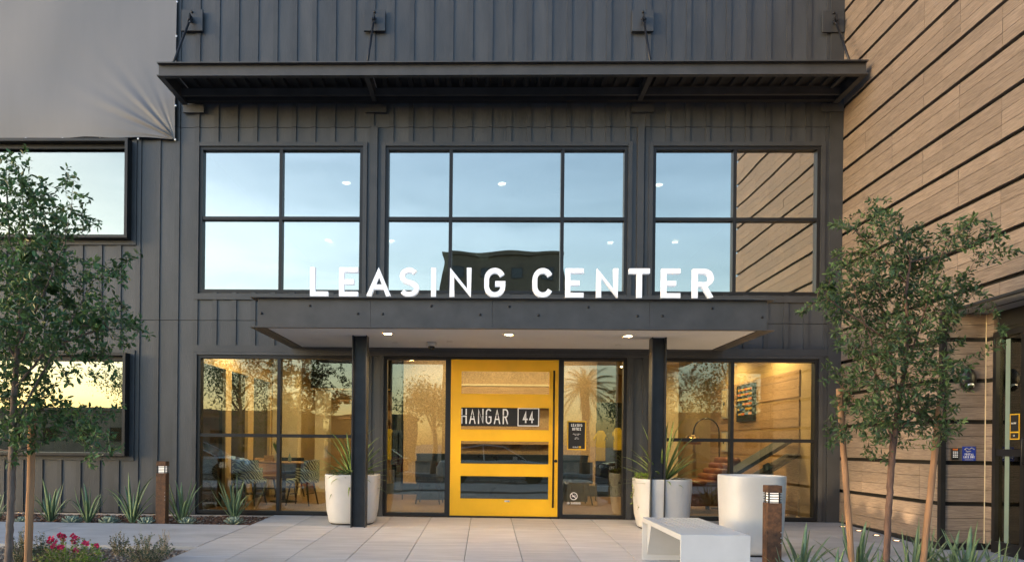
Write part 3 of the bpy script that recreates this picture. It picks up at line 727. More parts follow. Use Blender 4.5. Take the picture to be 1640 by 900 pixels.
for c in range(19):
    for k in range(4): boxm(WXF+.052+k*1.43, WXF+.052+(k+1)*1.43-.006, YE-.05, YE-.002, c*PH+.03 if c*PH > ZS else 99, (c+1)*PH-.02 if c*PH > ZS else 99.01).build('plank', 'wood_front', wing) if c*PH > ZS else None
boxm(WXF-.004, WXF+.05, YE, YB, ZS, ZS+.028).build('soffit_edge', 'black_metal', wing)
boxm(WXF+.06, 5.985, YE, YB+.05, ZS+.004, ZS+.024).build('soffit', 'plastic_grey', wing)
boxm(WXF+.3, WXF+.32, YE, YB, ZS-.002, ZS+.003).build('soffit_joint', 'black_metal', wing)
# base flashing, black corner post, recess wall facing the camera, return wall with the door
m = MB()
for a, b in ((0, -1.3), (-1.3, YB)): m.add([(WXF-.006, a, gz(a)-.05), (WXF-.006, b, gz(b)-.05), (WXF-.006, b, .02), (WXF-.006, a, .02), (WXF+.05, a, gz(a)-.05), (WXF+.05, b, gz(b)-.05), (WXF+.05, b, .02), (WXF+.05, a, .02)],
    [(0, 1, 2, 3), (7, 6, 5, 4), (3, 2, 6, 7), (0, 3, 7, 4), (1, 5, 6, 2)])
m.build('base_flashing', 'black_metal', wing)
boxm(WXF-.012, WXF+.045, YB-.02, YB+.044, -.16, ZS).build('corner_post', 'black_metal', wing)
X2 = 5.94
for c in range(6):
    z0 = c*PH+.021
    for q in range(3):
        a, b = z0+P3*q+.0025, min(z0+P3*(q+1)-.0025, ZS)
        if a > ZS-.02: continue
        boxm(WXF+.047, X2-.012, YB, YB+.05, a, b).build('plank', 'wood_front', wing)
        boxm(X2-random.uniform(0, .002), X2+.04, -2.712, YB+.0, a, b).build('plank', 'wood_side', wing)
boxm(WXF+.046, X2, YB-.006, YB+.05, -.16, .02).build('base_flashing', 'black_metal', wing)
boxm(X2-.010, X2-.002, YB-.008, YB-.001, .02, ZS).build('corner_bead', 'plaster_cream', wing)
boxm(WXF+.052, X2+.04, YB+.051, YB+.058, -.1, ZS).build('recess_backing', 'backing', wing)
# storefront door set in the return wall (plane x = X2)
ya, yb_ = -2.715, -4.2; zt = 2.50
f = MB(); f.box(X2-.012, X2+.10, ya-.055, ya, -.12, zt).box(X2-.012, X2+.10, yb_, yb_+.06, -.12, zt).box(X2-.012, X2+.10, yb_+.06, ya-.055, zt-.06, zt).box(X2-.012, X2+.10, yb_+.06, ya-.055, -.12, .07).box(X2-.010, X2+.10, -3.235, -3.175, .07, zt-.06)
sf_ = f.build('door_frame', 'frame_black', wing)
boxm(X2+.0, X2+.08, -3.175, ya-.055, 1.06, 1.14).build('transom', 'frame_black', sf_)
for a, b in ((.07, 1.06), (1.14, zt-.06)): boxm(X2+.03, X2+.038, -3.174, ya-.056, a, b).build('pane', 'glass_lower', sf_)
boxm(X2+.025, X2+.0295, -2.95, -2.88, .07, 2.4).build('frosted_strip', 'seafoam', sf_)
dl = MB().box(X2-.004, X2+.05, -3.33, -3.236, .08, zt-.062).box(X2-.004, X2+.05, -4.139, -4.05, .08, zt-.062).box(X2-.004, X2+.05, -4.05, -3.33, .08, .28).box(X2-.004, X2+.05, -4.05, -3.33, zt-.16, zt-.062)
dl = dl.build('door', 'frame_black', wing)
boxm(X2+.02, X2+.028, -4.049, -3.331, .281, zt-.161).build('pane', 'glass_lower', dl)
MB().tube([(X2-.004, -3.275, .98), (X2-.055, -3.275, .98), (X2-.06, -3.275, 1.0), (X2-.06, -3.275, 1.24), (X2-.055, -3.275, 1.26), (X2-.004, -3.275, 1.26)], .011, 8).build('handle', 'black_metal', dl, smooth=True)
boxm(X2+1.6, X2+1.62, YE, YB, -.1, 2.6).build('lobby_wall', 'plaster_gold', wing)
boxm(X2+.12, X2+1.6, -4.2, -4.18, -.1, 2.56).build('lobby_side', 'plaster_cream', wing)
boxm(X2+.12, X2+1.6, -4.2, YB+.05, -.09, -.06).build('lobby_floor', 'floor_wood', wing)
lamp((X2+.9, -3.4, 2.3), 12, (1, .8, .5), r=.1, name='lobby_lamp')

# wall fittings on the recess panel
q = at(1548.5, 608, YB)
sc = thing('wall_sconce', 'black oval wall light on the wood panel beside the side door', 'wall light', (q.x, YB, q.z))
s_ = MB(); prof = [(.0, -.0), (.105, -.0), (.105, -.02), (.095, -.05), (.06, -.075), (.0001, -.085)]
s_.lathe([(.092, 0), (.092, .03), (.082, .055), (.05, .075), (.0001, .082)], 28, ex=1.5)
o = s_.build('body', 'black_metal', sc, smooth=True); o.rotation_euler[0] = math.pi/2
s_ = MB().lathe([(.05, 0), (.048, .01), (.0001, .014)], 20, ex=.7); o = s_.build('lens', 'grommet', sc, smooth=True, loc=(.005, -.058, -.075)); o.rotation_euler[0] = math.pi/2+.5
q = at(1527.5, 726.5, YB); kx, kz = q.x, q.z
kp = thing('keypad', 'small black entry keypad with white keys left of the blue sign', 'keypad', (kx, YB, kz))
boxm(-.042, .042, -.03, -.001, -.07, .07).build('case', 'black_metal', kp, bevel=.006)
boxm(-.03, .03, -.032, -.0305, .045, .062).build('indicator', 'art_orange', kp)
for r in range(4):
    for c in range(3): boxm(-.028+c*.021, -.014+c*.021, -.0335, -.0305, .018-r*.02, .030-r*.02).build('key', 'white_letter', kp)
q0, q1 = at(1541, 714.5, YB), at(1562, 737.5, YB)
bs = thing('lock_box_sign', 'blue POSTAL LOCK BOX sign on the wood panel right of the keypad', 'sign', ((q0.x+q1.x)/2, YB, (q0.z+q1.z)/2))
hw, hh_ = (q1.x-q0.x)/2, (q0.z-q1.z)/2
boxm(-hw, hw, -.006, -.001, -hh_, hh_).build('plate', 'sign_blue', bs)
t = MB(); text_mesh(t, 'POSTAL', 0, -.022, .026, -.0062, t=.2, dep=.001, sp=.22, ws=.8, center=True)
text_mesh(t, 'LOCK BOX', 0, -.054, .026, -.0062, t=.2, dep=.001, sp=.2, ws=.8, center=True)
t.build('lettering', 'white_letter', bs)
m = MB()
m.tube([(-.055, -.0075, .045), (-.03, -.0075, .065), (.0, -.0075, .05), (.03, -.0075, .068), (.06, -.0075, .05)], .006, 6)
m.tube([(-.04, -.0075, .035), (-.02, -.0075, .022), (.02, -.0075, .03)], .006, 6)
m.box(-.05, .05, -.0075, -.0065, -.076, -.070)
m.build('emblem', 'plastic_grey', bs)
# little yellow-edged sign and notice inside the side-lite
sg = thing('suite_sign', 'small black sign with yellow edge on the glass beside the side door', 'sign', (X2+.02, -3.05, 1.38))
boxm(-.006, 0, -.075, .075, -.13, .16).build('border', 'sign_yellow', sg)
boxm(-.008, -.0062, -.063, .063, -.04, .148).build('plate', 'sign_black', sg); boxm(-.008, -.0062, -.063, .063, -.118, -.055).build('plate', 'sign_black', sg)
t = MB(); text_mesh(t, 'HALYON', -.048, .045, .018, 0, t=.2, dep=.001, sp=.22, ws=.8, plane='side', X=-.0082); text_mesh(t, '42', -.02, -.095, .02, 0, t=.2, dep=.001, sp=.3, ws=.8, plane='side', X=-.0082); t.build('lettering', 'white_letter', sg)
# recessed ground lights along the wood wall
for i, (px, py) in enumerate(((1350, 843), (1375.5, 849.5), (1404, 857), (1436, 865.5))):
    q = gnd(px, py)
    u = thing('ground_light', ['lit ground light nearest the corner of the two buildings', 'lit ground light second from the building corner', 'lit ground light third from the building corner, behind the tree trunk', 'lit ground light farthest from the building corner, before the right stake'][i], 'ground light', (q.x, q.y, gz(q.y)), group='ground lights along the wood wall')
    MB().lathe([(.052, -.01), (.052, .005), (.040, .006), (.036, .001)], 20).build('ring', 'black_metal', u)
    MB().lathe([(.0001, .003), (.036, .003)], 18).build('lens', 'lamp_soft', u)
    lamp((q.x, q.y, gz(q.y)+.02), 15, (1, .72, .42), 'SPOT', .03, 'uplight', 120, .7).rotation_euler = (math.pi, R(-22), 0)

# ================================================================== GLASS SIGNS BESIDE THE DOOR
a, b = at(909, 673.5), at(939, 720.5)
ls = thing('office_hours_sign', 'black LEASING OFFICE hours sign with yellow edge on the glass right of the door', 'sign', ((a.x+b.x)/2, .05, (a.z+b.z)/2))
w_, h_ = (b.x-a.x)/2, (a.z-b.z)/2
boxm(-w_, w_, -.008, 0, -h_, h_).build('border', 'sign_yellow', ls); boxm(-w_+.018, w_-.018, -.010, -.0082, -h_+.018, h_-.018).build('plate', 'sign_black', ls)
t = MB()
text_mesh(t, 'LEASING', 0, h_-.088, .044, -.0102, t=.17, dep=.001, sp=.18, ws=.78, center=True); text_mesh(t, 'OFFICE', 0, h_-.148, .044, -.0102, t=.17, dep=.001, sp=.18, ws=.78, center=True)
for txt, z in (('MONDAY-SATURDAY', h_-.208), ('9AM - 6PM', h_-.226), ('SUNDAY', h_-.266), ('10AM - 5PM', h_-.284)):
    text_mesh(t, txt, 0, z, .011, -.0102, t=.2, dep=.001, sp=.22, ws=.8, center=True)
text_mesh(t, 'HANGAR', -.016, -h_+.034, .024, -.0102, t=.1, dep=.001, sp=.18, ws=.65, center=True)
t.build('lettering', 'white_letter', ls)
t = MB(); t.box(.035, .068, -.0112, -.0102, -h_+.032, -h_+.060); t.build('number_patch', 'sign_yellow', ls)
t = MB(); text_mesh(t, '44', .0515, -h_+.037, .018, -.0113, t=.16, dep=.0006, sp=.2, ws=.6, center=True); t.build('number', 'sign_black', ls)
q = at(919.5, 794.5)
ns = thing('no_smoking_decal', 'white round no-smoking symbol with NO SMOKING under it on the glass', 'decal', (q.x, .054, q.z))
t = MB(); ribbon(t, arc(0, 0, .054, .054, 0, 360, 32), .010, .001, lambda p, d: (p[0], -d, p[1])); t.build('ring', 'white_letter', ns)
t = MB().lathe([(.0001, 0), (.050, 0)], 28); o = t.build('disc', 'sign_black', ns, loc=(0, -.0002, 0)); o.rotation_euler[0] = math.pi/2
t = MB(); ribbon(t, [(-.038, .038), (.038, -.038)], .010, .0006, lambda p, d: (p[0], -.0016-d, p[1])); t.box(-.03, .018, -.0014, -.0006, -.010, .0); t.box(.021, .028, -.0014, -.0006, -.010, .0)
ribbon(t, [(.024, .006), (.024, .014), (.012, .018), (.012, .026)], .005, .0006, lambda p, d: (p[0], -.0008-d, p[1])); t.build('symbol', 'white_letter', ns)
t = MB(); text_mesh(t, 'NO SMOKING', 0, -.125, .034, -.0002, t=.17, dep=.0008, sp=.2, ws=.85, center=True); t.build('lettering', 'white_letter', ns)

# ================================================================== STREET FURNITURE
# bench
bx0, bx1, bya, byb, bzt = 1.69, 2.285, -5.15, -3.56, .372
be = thing('bench', 'white metal slatted bench with solid end panels by the large planter', 'bench', (bx0, bya, 0))
L = byb-bya; w = bx1-bx0; zf, zr = gz(bya), gz(byb)
boxm(0, w, 0, .022, zf, bzt-.001).build('end_panel', 'bench_white', be, bevel=.003)
boxm(0, w, L-.022, L, zr, bzt-.001).build('end_panel', 'bench_white', be, bevel=.003)
m = MB().box(0, .02, .022, L-.022, bzt-.05, bzt).box(w-.02, w, .022, L-.022, bzt-.05, bzt); m.build('side_rail', 'bench_white', be, bevel=.002)
slot0, slot1 = .50, L-.04
boxm(.02, w-.02, .022, slot0, bzt-.014, bzt).build('seat_plate', 'bench_white', be)
ns_ = 9; g = .014; ww = (w-.04)/ns_
for i in range(ns_): boxm(.02+i*ww+g/2, .02+(i+1)*ww-g/2, slot0, slot1, bzt-.014, bzt).build('slat', 'bench_white', be)
boxm(.02, w-.02, slot1, L-.022, bzt-.014, bzt).build('seat_plate', 'bench_white', be)
MB().add([(.05, .03, bzt-.02), (.05, .03+.22, bzt-.02), (.05, .03, zf+.06), (.055, .03, bzt-.02), (.055, .25, bzt-.02), (.055, .03, zf+.06)], [(0, 1, 2), (3, 5, 4), (0, 3, 4, 1), (1, 4, 5, 2), (2, 5, 3, 0)]).build('gusset', 'bench_white', be)
MB().add([(.05, L-.03, bzt-.02), (.05, L-.25, bzt-.02), (.05, L-.03, zr+.06), (w-.05, L-.03, bzt-.02), (w-.05, L-.25, bzt-.02), (w-.05, L-.03, zr+.06)], [(0, 2, 1), (3, 4, 5), (0, 1, 4, 3), (1, 2, 5, 4), (2, 0, 3, 5)]).build('gusset', 'bench_white', be)
# bollard lights
def bollard(px, yy, label, pz):
    q = at(px, 800, yy); b = thing('bollard_light', label, 'bollard light', (q.x, yy, gz(yy)), R(3 if px < 800 else -2), 'rusty steel bollard lights')
    w = .068; h = .875
    boxm(-w, w, -w, w, -.03, h-.165*1).build('post', 'corten', b, bevel=.004)
    boxm(-w, w, -w, w, h-.068, h).build('cap', 'corten', b, bevel=.004)
    for k in range(4): z = h-.158+k*.024; boxm(-w+.004, w-.004, -w+.004, w-.004, z, z+.007).build('louver', 'black_metal', b)
    m = MB()
    for sx in (-1, 1):
        for sy in (-1, 1): m.box(sx*(w-.02)-.006, sx*(w-.02)+.006, sy*(w-.02)-.006, sy*(w-.02)+.006, h-.165, h-.068)
    m.build('rod', 'black_metal', b)
    boxm(-.045, .045, -.045, .045, h-.164, h-.069).build('diffuser', 'lamp_bollard', b)
    for k in range(3): boxm(w-.012+.0, w-.004, -w-.003, -w, .33+k*.05, .338+k*.05).build('bolt', 'grommet', b)
bollard(260, -1.15, 'rusty square bollard light among the agaves in front of the dark wall', 0)
bollard(1237, -4.45, 'rusty square bollard light standing in front of the largest white planter', 0)
# planters
def planter(px, yy, r, h, label):
    q = at(px, 800, yy); p = thing('planter', label, 'planter', (q.x, yy, gz(yy)), group='tall white planters')
    rb = r*.85
    MB().lathe([(.01, .012), (rb-.035, .012), (rb-.01, .02), (rb, .045), (rb+(r-rb)*.55, h*.28), (r-.010, h*.62), (r-.002, h*.85), (r, h-.02), (r, h-.006), (r-.006, h), (r-.028, h), (r-.034, h-.01), (r-.036, h-.09), (.01, h-.09)], 64, sq=.9).build('pot', 'planter_white', p, smooth=True)
    MB().lathe([(rb-.03, -.02), (rb-.03, .011)], 32, sq=.9).build('foot', 'black_metal', p)
    MB().lathe([(.0001, h-.06), (r-.05, h-.065), (r-.037, h-.08)], 32, sq=.9).build('soil', 'soil', p)
    return q.x, yy, gz(yy)+h
PL1 = planter(565, -.82, .388, .705, 'white planter with a yucca, behind the left canopy column')
PL2 = planter(1059.5, -.95, .395, .70, 'white planter with a spiky aloe, behind the right canopy column')
PL3 = planter(1203, -3.05, .345, .885, 'largest white planter, empty, between the bench and the bollard')

# ================================================================== PLANTS
def blade_mesh(L, w, bend, n=7, thick=.12, name='leaf', m='aloe_green', tipw=.03, curl=0):
    vs, fs = [], []
    ang = 0; p = Vector((0, 0, 0))
    for i in range(n+1):
        t = i/n; ww = w*((1-t)**.7*(.85+.5*t) if t < 1 else 0)+.0008; a = bend*t*t+curl*math.sin(t*5)*.1
        d = Vector((math.sin(a), 0, math.cos(a))); nn = Vector((math.cos(a), 0, -math.sin(a)))
        c = p.copy(); k = ww*thick*2
        vs += [c+Vector((0, ww/2, 0))-nn*k*.4, c+nn*k*.8, c+Vector((0, -ww/2, 0))-nn*k*.4, c-nn*k*.15 if False else c+nn*(-k*.1)]
        p = p+d*(L/n)
    for i in range(n):
        for a, b in ((0, 1), (1, 2), (2, 3), (3, 0)): fs.append((i*4+a, (i+1)*4+a, (i+1)*4+b, i*4+b))
    me = bpy.data.meshes.new(name); me.from_pydata([tuple(v) for v in vs], [], fs); me.materials.append(MATS[m]); me.shade_smooth()
    return me
ALOE = [blade_mesh(1, .085+.02*(i % 3), b, m='aloe_green') for i, b in enumerate((-.25, .05, .35, .7, 1.0))]
YUCCA = [blade_mesh(1, .085+.012*(i % 2), b, m='yucca_green', thick=.06) for i, b in enumerate((.05, .3, .6, .95, 1.3))]
def spiky(name, label, cat, loc, H, n, spread, meshes, group, tiltmin=5, sd=0, wf=1.0):
    r = random.Random(sd); p = thing(name, label, cat, loc, 0, group)
    for i in range(n):
        t = (i+.5)/n; tilt = tiltmin+(spread-tiltmin)*t**.8+r.uniform(-5, 5); az = i*137.5+r.uniform(-15, 15)
        h = H*(1-.35*t)*r.uniform(.78, 1.1)
        o = link('leaf', meshes[min(len(meshes)-1, int(r.random()*len(meshes)))], p, loc=(.012*math.cos(R(az)), .012*math.sin(R(az)), -.01))
        o.rotation_euler = (0, R(tilt), R(az)); o.scale = (h*wf, h*wf, h)
    return p
aloe_l = [(81, 831, 66), (141, 832, 62), (212, 833, 78), (291, 834, 76), (375, 828, 74), (-6, 829, 60)]
lab_l = ['spiky aloe beside the stake at the far left of the wall bed', 'spiky aloe, second from the stake in the wall bed', 'tallest spiky aloe left of the bollard light', 'spiky aloe just right of the rusty bollard light', 'spiky aloe in front of the cafe-corner window', 'spiky aloe behind the left tree trunk']
for i, (px, py, h) in enumerate(aloe_l):
    q = gnd(px, py); d = q.y+11.65
    spiky('aloe_plant', lab_l[i], 'plant', (q.x, q.y, gz(q.y)-.04), h*d/1200*1.12, 15, 40, ALOE, 'spiky aloes along the dark wall', sd=i+3)
alr = [(1284, 918, 82), (1262, 935, 60), (1373, 918, 84), (1405, 930, 58), (1462, 922, 78), (1486, 905, 70), (1522, 915, 66), (1550, 922, 84), (1599, 925, 60), (1335, 940, 70), (1440, 938, 62), (1625, 935, 50)]
where = ['right beside the bollard light, tallest blades there', 'lowest one beside the bollard light', 'between the left stake and the trunk', 'low one right behind the trunk base', 'just left of the right stake', 'just behind the right stake', 'in front of the corner of the wood wall', 'under the keypad', 'under the side door', 'in front of the left stake', 'in front of the trunk', 'nearest the right picture edge']
for i, (px, py, h) in enumerate(alr):
    q = gnd(px, py); d = q.y+11.65
    spiky('aloe_plant', 'grey-green aloe in the tree bed, '+where[i], 'plant', (q.x, q.y, gz(q.y)-.04), h*d/1200*1.28, 14, 50, ALOE, 'spiky aloes under the right tree', sd=i+40)
def agave(px, py, wpx, label, sd):
    q = gnd(px, py); d = q.y+11.65; r = wpx*d/2400; rr = random.Random(sd); m = MB()
    for i in range(44):
        t = i/43; tilt = R(10+72*t+rr.uniform(-4, 4)); az = R(i*137.5); L_ = r*(.62+.5*t); w_ = r*.42
        dirv = Vector((math.sin(tilt)*math.cos(az), math.sin(tilt)*math.sin(az), math.cos(tilt))); side = Vector((-math.sin(az), math.cos(az), 0)); up = side.cross(dirv)*-1
        if up.z < 0: up = -up
        b = Vector((0, 0, .02)); c = []
        for s, wd, lift in ((0, .5, 0), (.35, .9, -.05), (.7, .85, .0), (.9, .4, .06), (1, .03, .10)):
            p_ = b+dirv*L_*s+up*lift*r
            c += [p_+side*w_*wd/2+up*.04*r, p_-up*.05*r, p_-side*w_*wd/2+up*.04*r, p_+up*.0*r]
        m.add(c, [(k*4+a, k*4+4+a, k*4+4+bb, k*4+bb) for k in range(4) for a, bb in ((0, 1), (1, 2), (2, 3), (3, 0))])
    g_ = m.build('agave_rosette', 'agave_blue', smooth=True, loc=(q.x, q.y, gz(q.y)-.035))
    g_['label'] = label; g_['category'] = 'plant'; g_['group'] = 'blue-grey agave rosettes along the dark wall'
for i, (px, py, w_, lb) in enumerate(((37, 834, 26, 'blue-grey agave rosette between the left trunk and the stake'), (116, 835, 34, 'blue-grey agave rosette between the two aloes nearest the stake'), (175, 836, 34, 'roundest blue-grey agave rosette, midway along the wall bed'),
    (236, 837, 34, 'blue-grey agave rosette just left of the bollard light'), (301, 837, 32, 'blue-grey agave rosette at the end of the dark wall, right of the bollard'), (375, 837, 34, 'blue-grey agave rosette under the cafe-corner window'))): agave(px, py, w_, lb, i)
# planter plants
spiky('yucca_plant', 'green spiky yucca growing in the left white planter', 'plant', (PL1[0], PL1[1], PL1[2]-.07), .86, 64, 104, YUCCA, None, 2, 5, wf=.95)
sp = spiky('aloe_plant', 'long-bladed green aloe growing in the right white planter', 'plant', (PL2[0], PL2[1], PL2[2]-.07), .95, 46, 88, [YUCCA[1], YUCCA[2], YUCCA[3], YUCCA[0]], None, 8, 17, wf=.85)
def leafy_mass(name, label, loc, pts, size, m, cat='plant', group=None, stem='twig_tan', parent=None):
    """small leaves on short stems at the points given (local coordinates)"""
    mb = MB(); st = MB()
    for p_, up in pts:
        a = random.uniform(0, 6.3); e = random.uniform(-.3, 1.1); dv = Vector((math.cos(a)*math.cos(e), math.sin(a)*math.cos(e), math.sin(e))); s_ = size*random.uniform(.7, 1.3)
        sd_ = dv.cross(Vector((random.uniform(-1, 1), random.uniform(-1, 1), .4))).normalized(); nn = dv.cross(sd_)
        p_ = Vector(p_); mb.add([p_, p_+dv*s_*.5+sd_*s_*.24+nn*s_*.06, p_+dv*s_, p_+dv*s_*.5-sd_*s_*.24+nn*s_*.06], [(0, 1, 2), (0, 2, 3)])
    return mb
def succ(px_off, loc, label, n, droop):
    root = thing('trailing_succulent', label, 'plant', loc, 0, 'trailing plants in the planters'); mb = MB(); st = MB()
    for i in range(n):
        a = random.choice([random.uniform(2.2, 4.2)]) if droop else random.uniform(0, 6.3)
        L_ = random.uniform(.06, .22); r0 = random.uniform(.0, .3) if not droop else random.uniform(.2, .37)
        pth = []
        for k in range(6):
            t = k/5; rr = r0+L_*t*.5; z = .03*math.sin(t*3)-max(0, rr-.36)*(3.2 if droop else 1.2)*1.0+.01
            pth.append(Vector((math.cos(a)*min(rr, .40+.01*t), math.sin(a)*min(rr, .40), z-(L_*t*.9 if (droop and rr > .36) else 0))))
        st.tube(pth, .003, 4)
        for p_ in pth:
            for q_ in range(4):
                v = p_+Vector([random.uniform(-.02, .02) for _ in range(3)]); mb.add(leafy_mass('', '', 0, [(v, 0)], .028, '').v, [(0, 1, 2), (0, 2, 3)])
    mb.build('leaves', 'bright_leaf' if droop else 'leaf_olive', root, kind='stuff'); st.build('stems', 'twig_tan', root, kind='stuff')
succ(0, (PL2[0], PL2[1], PL2[2]+.005), 'bright green trailing succulent spilling over the right planter rim', 46, True)
succ(0, (PL1[0], PL1[1], PL1[2]-.01), 'small green trailing plant under the yucca in the left planter', 34, False)
# shrubs in the gravel bed
def shrub(name, label, px, py, wpx, hpx, nst, leaf, lsz, nleaf, flowers=0, sd=0, stiff=.5, group=None):
    rr = random.Random(sd); q = gnd(px, py); d = q.y+11.65; w_ = wpx*d/1200; h_ = hpx*d/1200
    root = thing(name, label, 'shrub', (q.x, q.y, gz(q.y)-.05), 0, group); st = MB(); lv = MB(); fl = []
    for i in range(nst):
        a = rr.uniform(0, 6.3); rad = w_/2*math.sqrt(rr.random())*1.05; hh = h_*(1-.55*(rad/(w_/2+1e-6))**2)*rr.uniform(.7, 1.05)+.03
        b0 = Vector((math.cos(a)*rad*.3, math.sin(a)*rad*.3, 0)); b1 = Vector((math.cos(a)*rad, math.sin(a)*rad*.8, hh)); pth = []
        for k in range(7):
            t = k/6; pth.append(b0.lerp(b1, t)+Vector((rr.uniform(-.012, .012), rr.uniform(-.012, .012), .03*math.sin(t*3)*stiff)))
        st.tube(pth, [.0035*(1-.6*k/6) for k in range(7)], 4)
        for k in range(nleaf):
            t = rr.uniform(.12, 1); j = min(5, int(t*6)); p_ = pth[j].lerp(pth[j+1], t*6-j if t < 1 else 1)
            az = rr.uniform(0, 6.3); el = rr.uniform(-.2, 1.1); dv = Vector((math.cos(az)*math.cos(el), math.sin(az)*math.cos(el), math.sin(el))); s_ = lsz*rr.uniform(.6, 1.25)
            sd_ = dv.cross(Vector((rr.uniform(-1, 1), rr.uniform(-1, 1), .5))).normalized(); nn = dv.cross(sd_)
            lv.add([p_, p_+dv*s_*.5+sd_*s_*.22+nn*s_*.06, p_+dv*s_, p_+dv*s_*.5-sd_*s_*.22+nn*s_*.06], [(0, 1, 2), (0, 2, 3)])
        fl.append(pth[-1])
    st.build('stems', 'twig_tan', root, kind='stuff'); lv.build('leaves', leaf, root, kind='stuff')
    fl.sort(key=lambda v: -v.z+rr.uniform(-.06, .06))
    for i in range(flowers):
        m = MB(); c = fl[i]
        for k in range(26):
            v = Vector((rr.gauss(0, 1), rr.gauss(0, 1), rr.gauss(0, .8))).normalized(); p_ = c+v*.006; s_ = .024*rr.uniform(.7, 1.2); sd_ = v.orthogonal().normalized()
            m.add([p_, p_+v*s_*.6+sd_*s_*.45, p_+v*s_, p_+v*s_*.6-sd_*s_*.45], [(0, 1, 2), (0, 2, 3)])
        m.build('flower', 'pink_flower', root)
shrub('flowering_shrub', 'bright green shrub with pink flowers at the foot of the left stake', 112, 915, 115, 66, 90, 'bright_leaf', .030, 30, 17, 1)
shrub('sage_shrub', 'dark upright shrub between the left tree trunk and the stake', 36, 900, 50, 62, 42, 'sage_leaf', .026, 34, 0, 2, group='dark green shrubs in the gravel bed')
shrub('sage_shrub', 'dark shrub just behind the pink flowering shrub', 70, 895, 40, 58, 30, 'sage_leaf', .024, 30, 0, 6, group='dark green shrubs in the gravel bed')
shrub('sage_shrub', 'small sparse dark shrub right of the pink flowering shrub', 190, 882, 34, 40, 24, 'sage_leaf', .022, 26, 0, 3, group='dark green shrubs in the gravel bed')
shrub('sage_shrub', 'wide dark shrub near the corner of the gravel bed', 236, 896, 88, 52, 62, 'sage_leaf', .024, 30, 0, 4, group='dark green shrubs in the gravel bed')
shrub('dry_shrub', 'sparse tan twiggy shrub nearest the gravel bed corner', 264, 884, 28, 44, 22, 'twig_tan', .012, 6, 0, 5)

# ================================================================== INTERIOR
HC = 3.10; IY = 9.2
fl = thing('interior', None, None); fl['kind'] = 'structure'
boxm(FX0+.21, FX1-.21, .201, IY, -.05, -.002).build('floor', 'floor_wood', fl)
boxm(FX0+.21, FX1-.21, .201, IY, HC, HC+.25).build('ground_floor_ceiling', 'plaster_white', fl)
boxm(FX0+.21, FX1-.21, .201, IY, 5.9, 5.95).build('upper_ceiling', 'plaster_white', fl)
boxm(FX0+.21, FX1-.21, IY, IY+.1, HC+.25, 5.9).build('upper_back_wall', 'plaster_white', fl)
boxm(-4.75, -4.65, .201, IY, HC+.25, 5.9).build('upper_side_wall', 'plaster_white', fl)
boxm(FX1-.3, FX1-.21, .201, IY, HC+.25, 5.9).build('upper_side_wall', 'plaster_white', fl)
boxm(FX0+.21, FX1-.21, IY, IY+.1, -.05, HC).build('back_wall', 'plaster_gold', fl)
boxm(FX1-.3, FX1-.21, .201, IY, -.05, HC).build('right_wall', 'plaster_gold', fl)
# planks on the right-hand wall inside, with black reveals
for c in range(5):
    for q in range(3):
        a, b = c*PH+.021+P3*q+.0025, c*PH+.021+P3*(q+1)-.0025
        for j in range(3): boxm(FX1-.325, FX1-.301, .7+j*1.6, .7+(j+1)*1.6-.004, a, b).build('wall_plank', 'shelf_wood', fl)
# left wall with tall openings to the next room
WXL = -4.62; ops = [(.35, 1.55, 2.42), (1.85, 2.8, 2.42), (3.15, 4.3, 2.42)]
lw = MB(); cur = .201
for a, b, t in ops: lw.box(WXL-.12, WXL, cur, a, -.05, HC); lw.box(WXL-.12, WXL, a, b, t, HC); cur = b
lw.box(WXL-.12, WXL, cur, IY, -.05, HC); lw.build('left_wall', 'plaster_gold', fl)
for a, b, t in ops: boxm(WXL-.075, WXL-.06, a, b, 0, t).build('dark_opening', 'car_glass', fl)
# rear partition in the cafe corner: cream pier, doorway, low dark recess
boxm(WXL+.02, -4.05, 4.4, 4.7, -.05, HC).build('pier', 'plaster_cream', fl)
boxm(-3.95, -3.72, 5.6, 6.3, -.05, 2.35).build('pier', 'plaster_cream', fl)
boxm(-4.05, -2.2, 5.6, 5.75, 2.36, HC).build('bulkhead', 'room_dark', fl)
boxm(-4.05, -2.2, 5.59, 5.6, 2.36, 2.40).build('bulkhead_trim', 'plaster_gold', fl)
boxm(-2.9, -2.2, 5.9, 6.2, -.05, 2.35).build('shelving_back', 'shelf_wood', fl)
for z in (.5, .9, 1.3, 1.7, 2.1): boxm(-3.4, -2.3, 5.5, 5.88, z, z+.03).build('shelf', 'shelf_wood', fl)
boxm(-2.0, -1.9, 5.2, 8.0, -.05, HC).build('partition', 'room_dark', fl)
# tan reception wall, on its own dark plinth
xa, xb = at(645.5, 700, 5.2).x, at(955, 700, 5.2).x
rw = boxm(xa, xb, 5.2, 5.45, at(700, 774, 5.2).z, HC).build('reception_wall', 'cork', fl)
boxm(xa-.4, xb+.5, 5.25, 5.4, -.002, at(700, 775, 5.2).z-.002).build('reception_plinth', 'desk_blue', fl)
for py0, py1, m in ((615, 618, 'plaster_cream'), (619, 631, 'shelf_wood'), (640, 650, 'plaster_cream'), (684, 703, 'shelf_wood'), (706, 711, 'shelf_wood')):
    boxm(at(736, 700, 5.0).x, at(884, 700, 5.0).x, 5.0, 5.19, at(800, py1, 5.0).z, at(800, py0, 5.0).z).build('wall_shelf', m, fl)
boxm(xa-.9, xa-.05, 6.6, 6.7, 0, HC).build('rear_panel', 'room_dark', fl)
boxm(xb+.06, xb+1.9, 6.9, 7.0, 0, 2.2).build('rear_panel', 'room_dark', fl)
boxm(3.55, 3.75, 5.2, 5.5, 0, HC).build('pier', 'plaster_cream', fl); boxm(4.0, 4.3, 5.2, 5.5, 0, HC).build('pier', 'plaster_cream', fl)
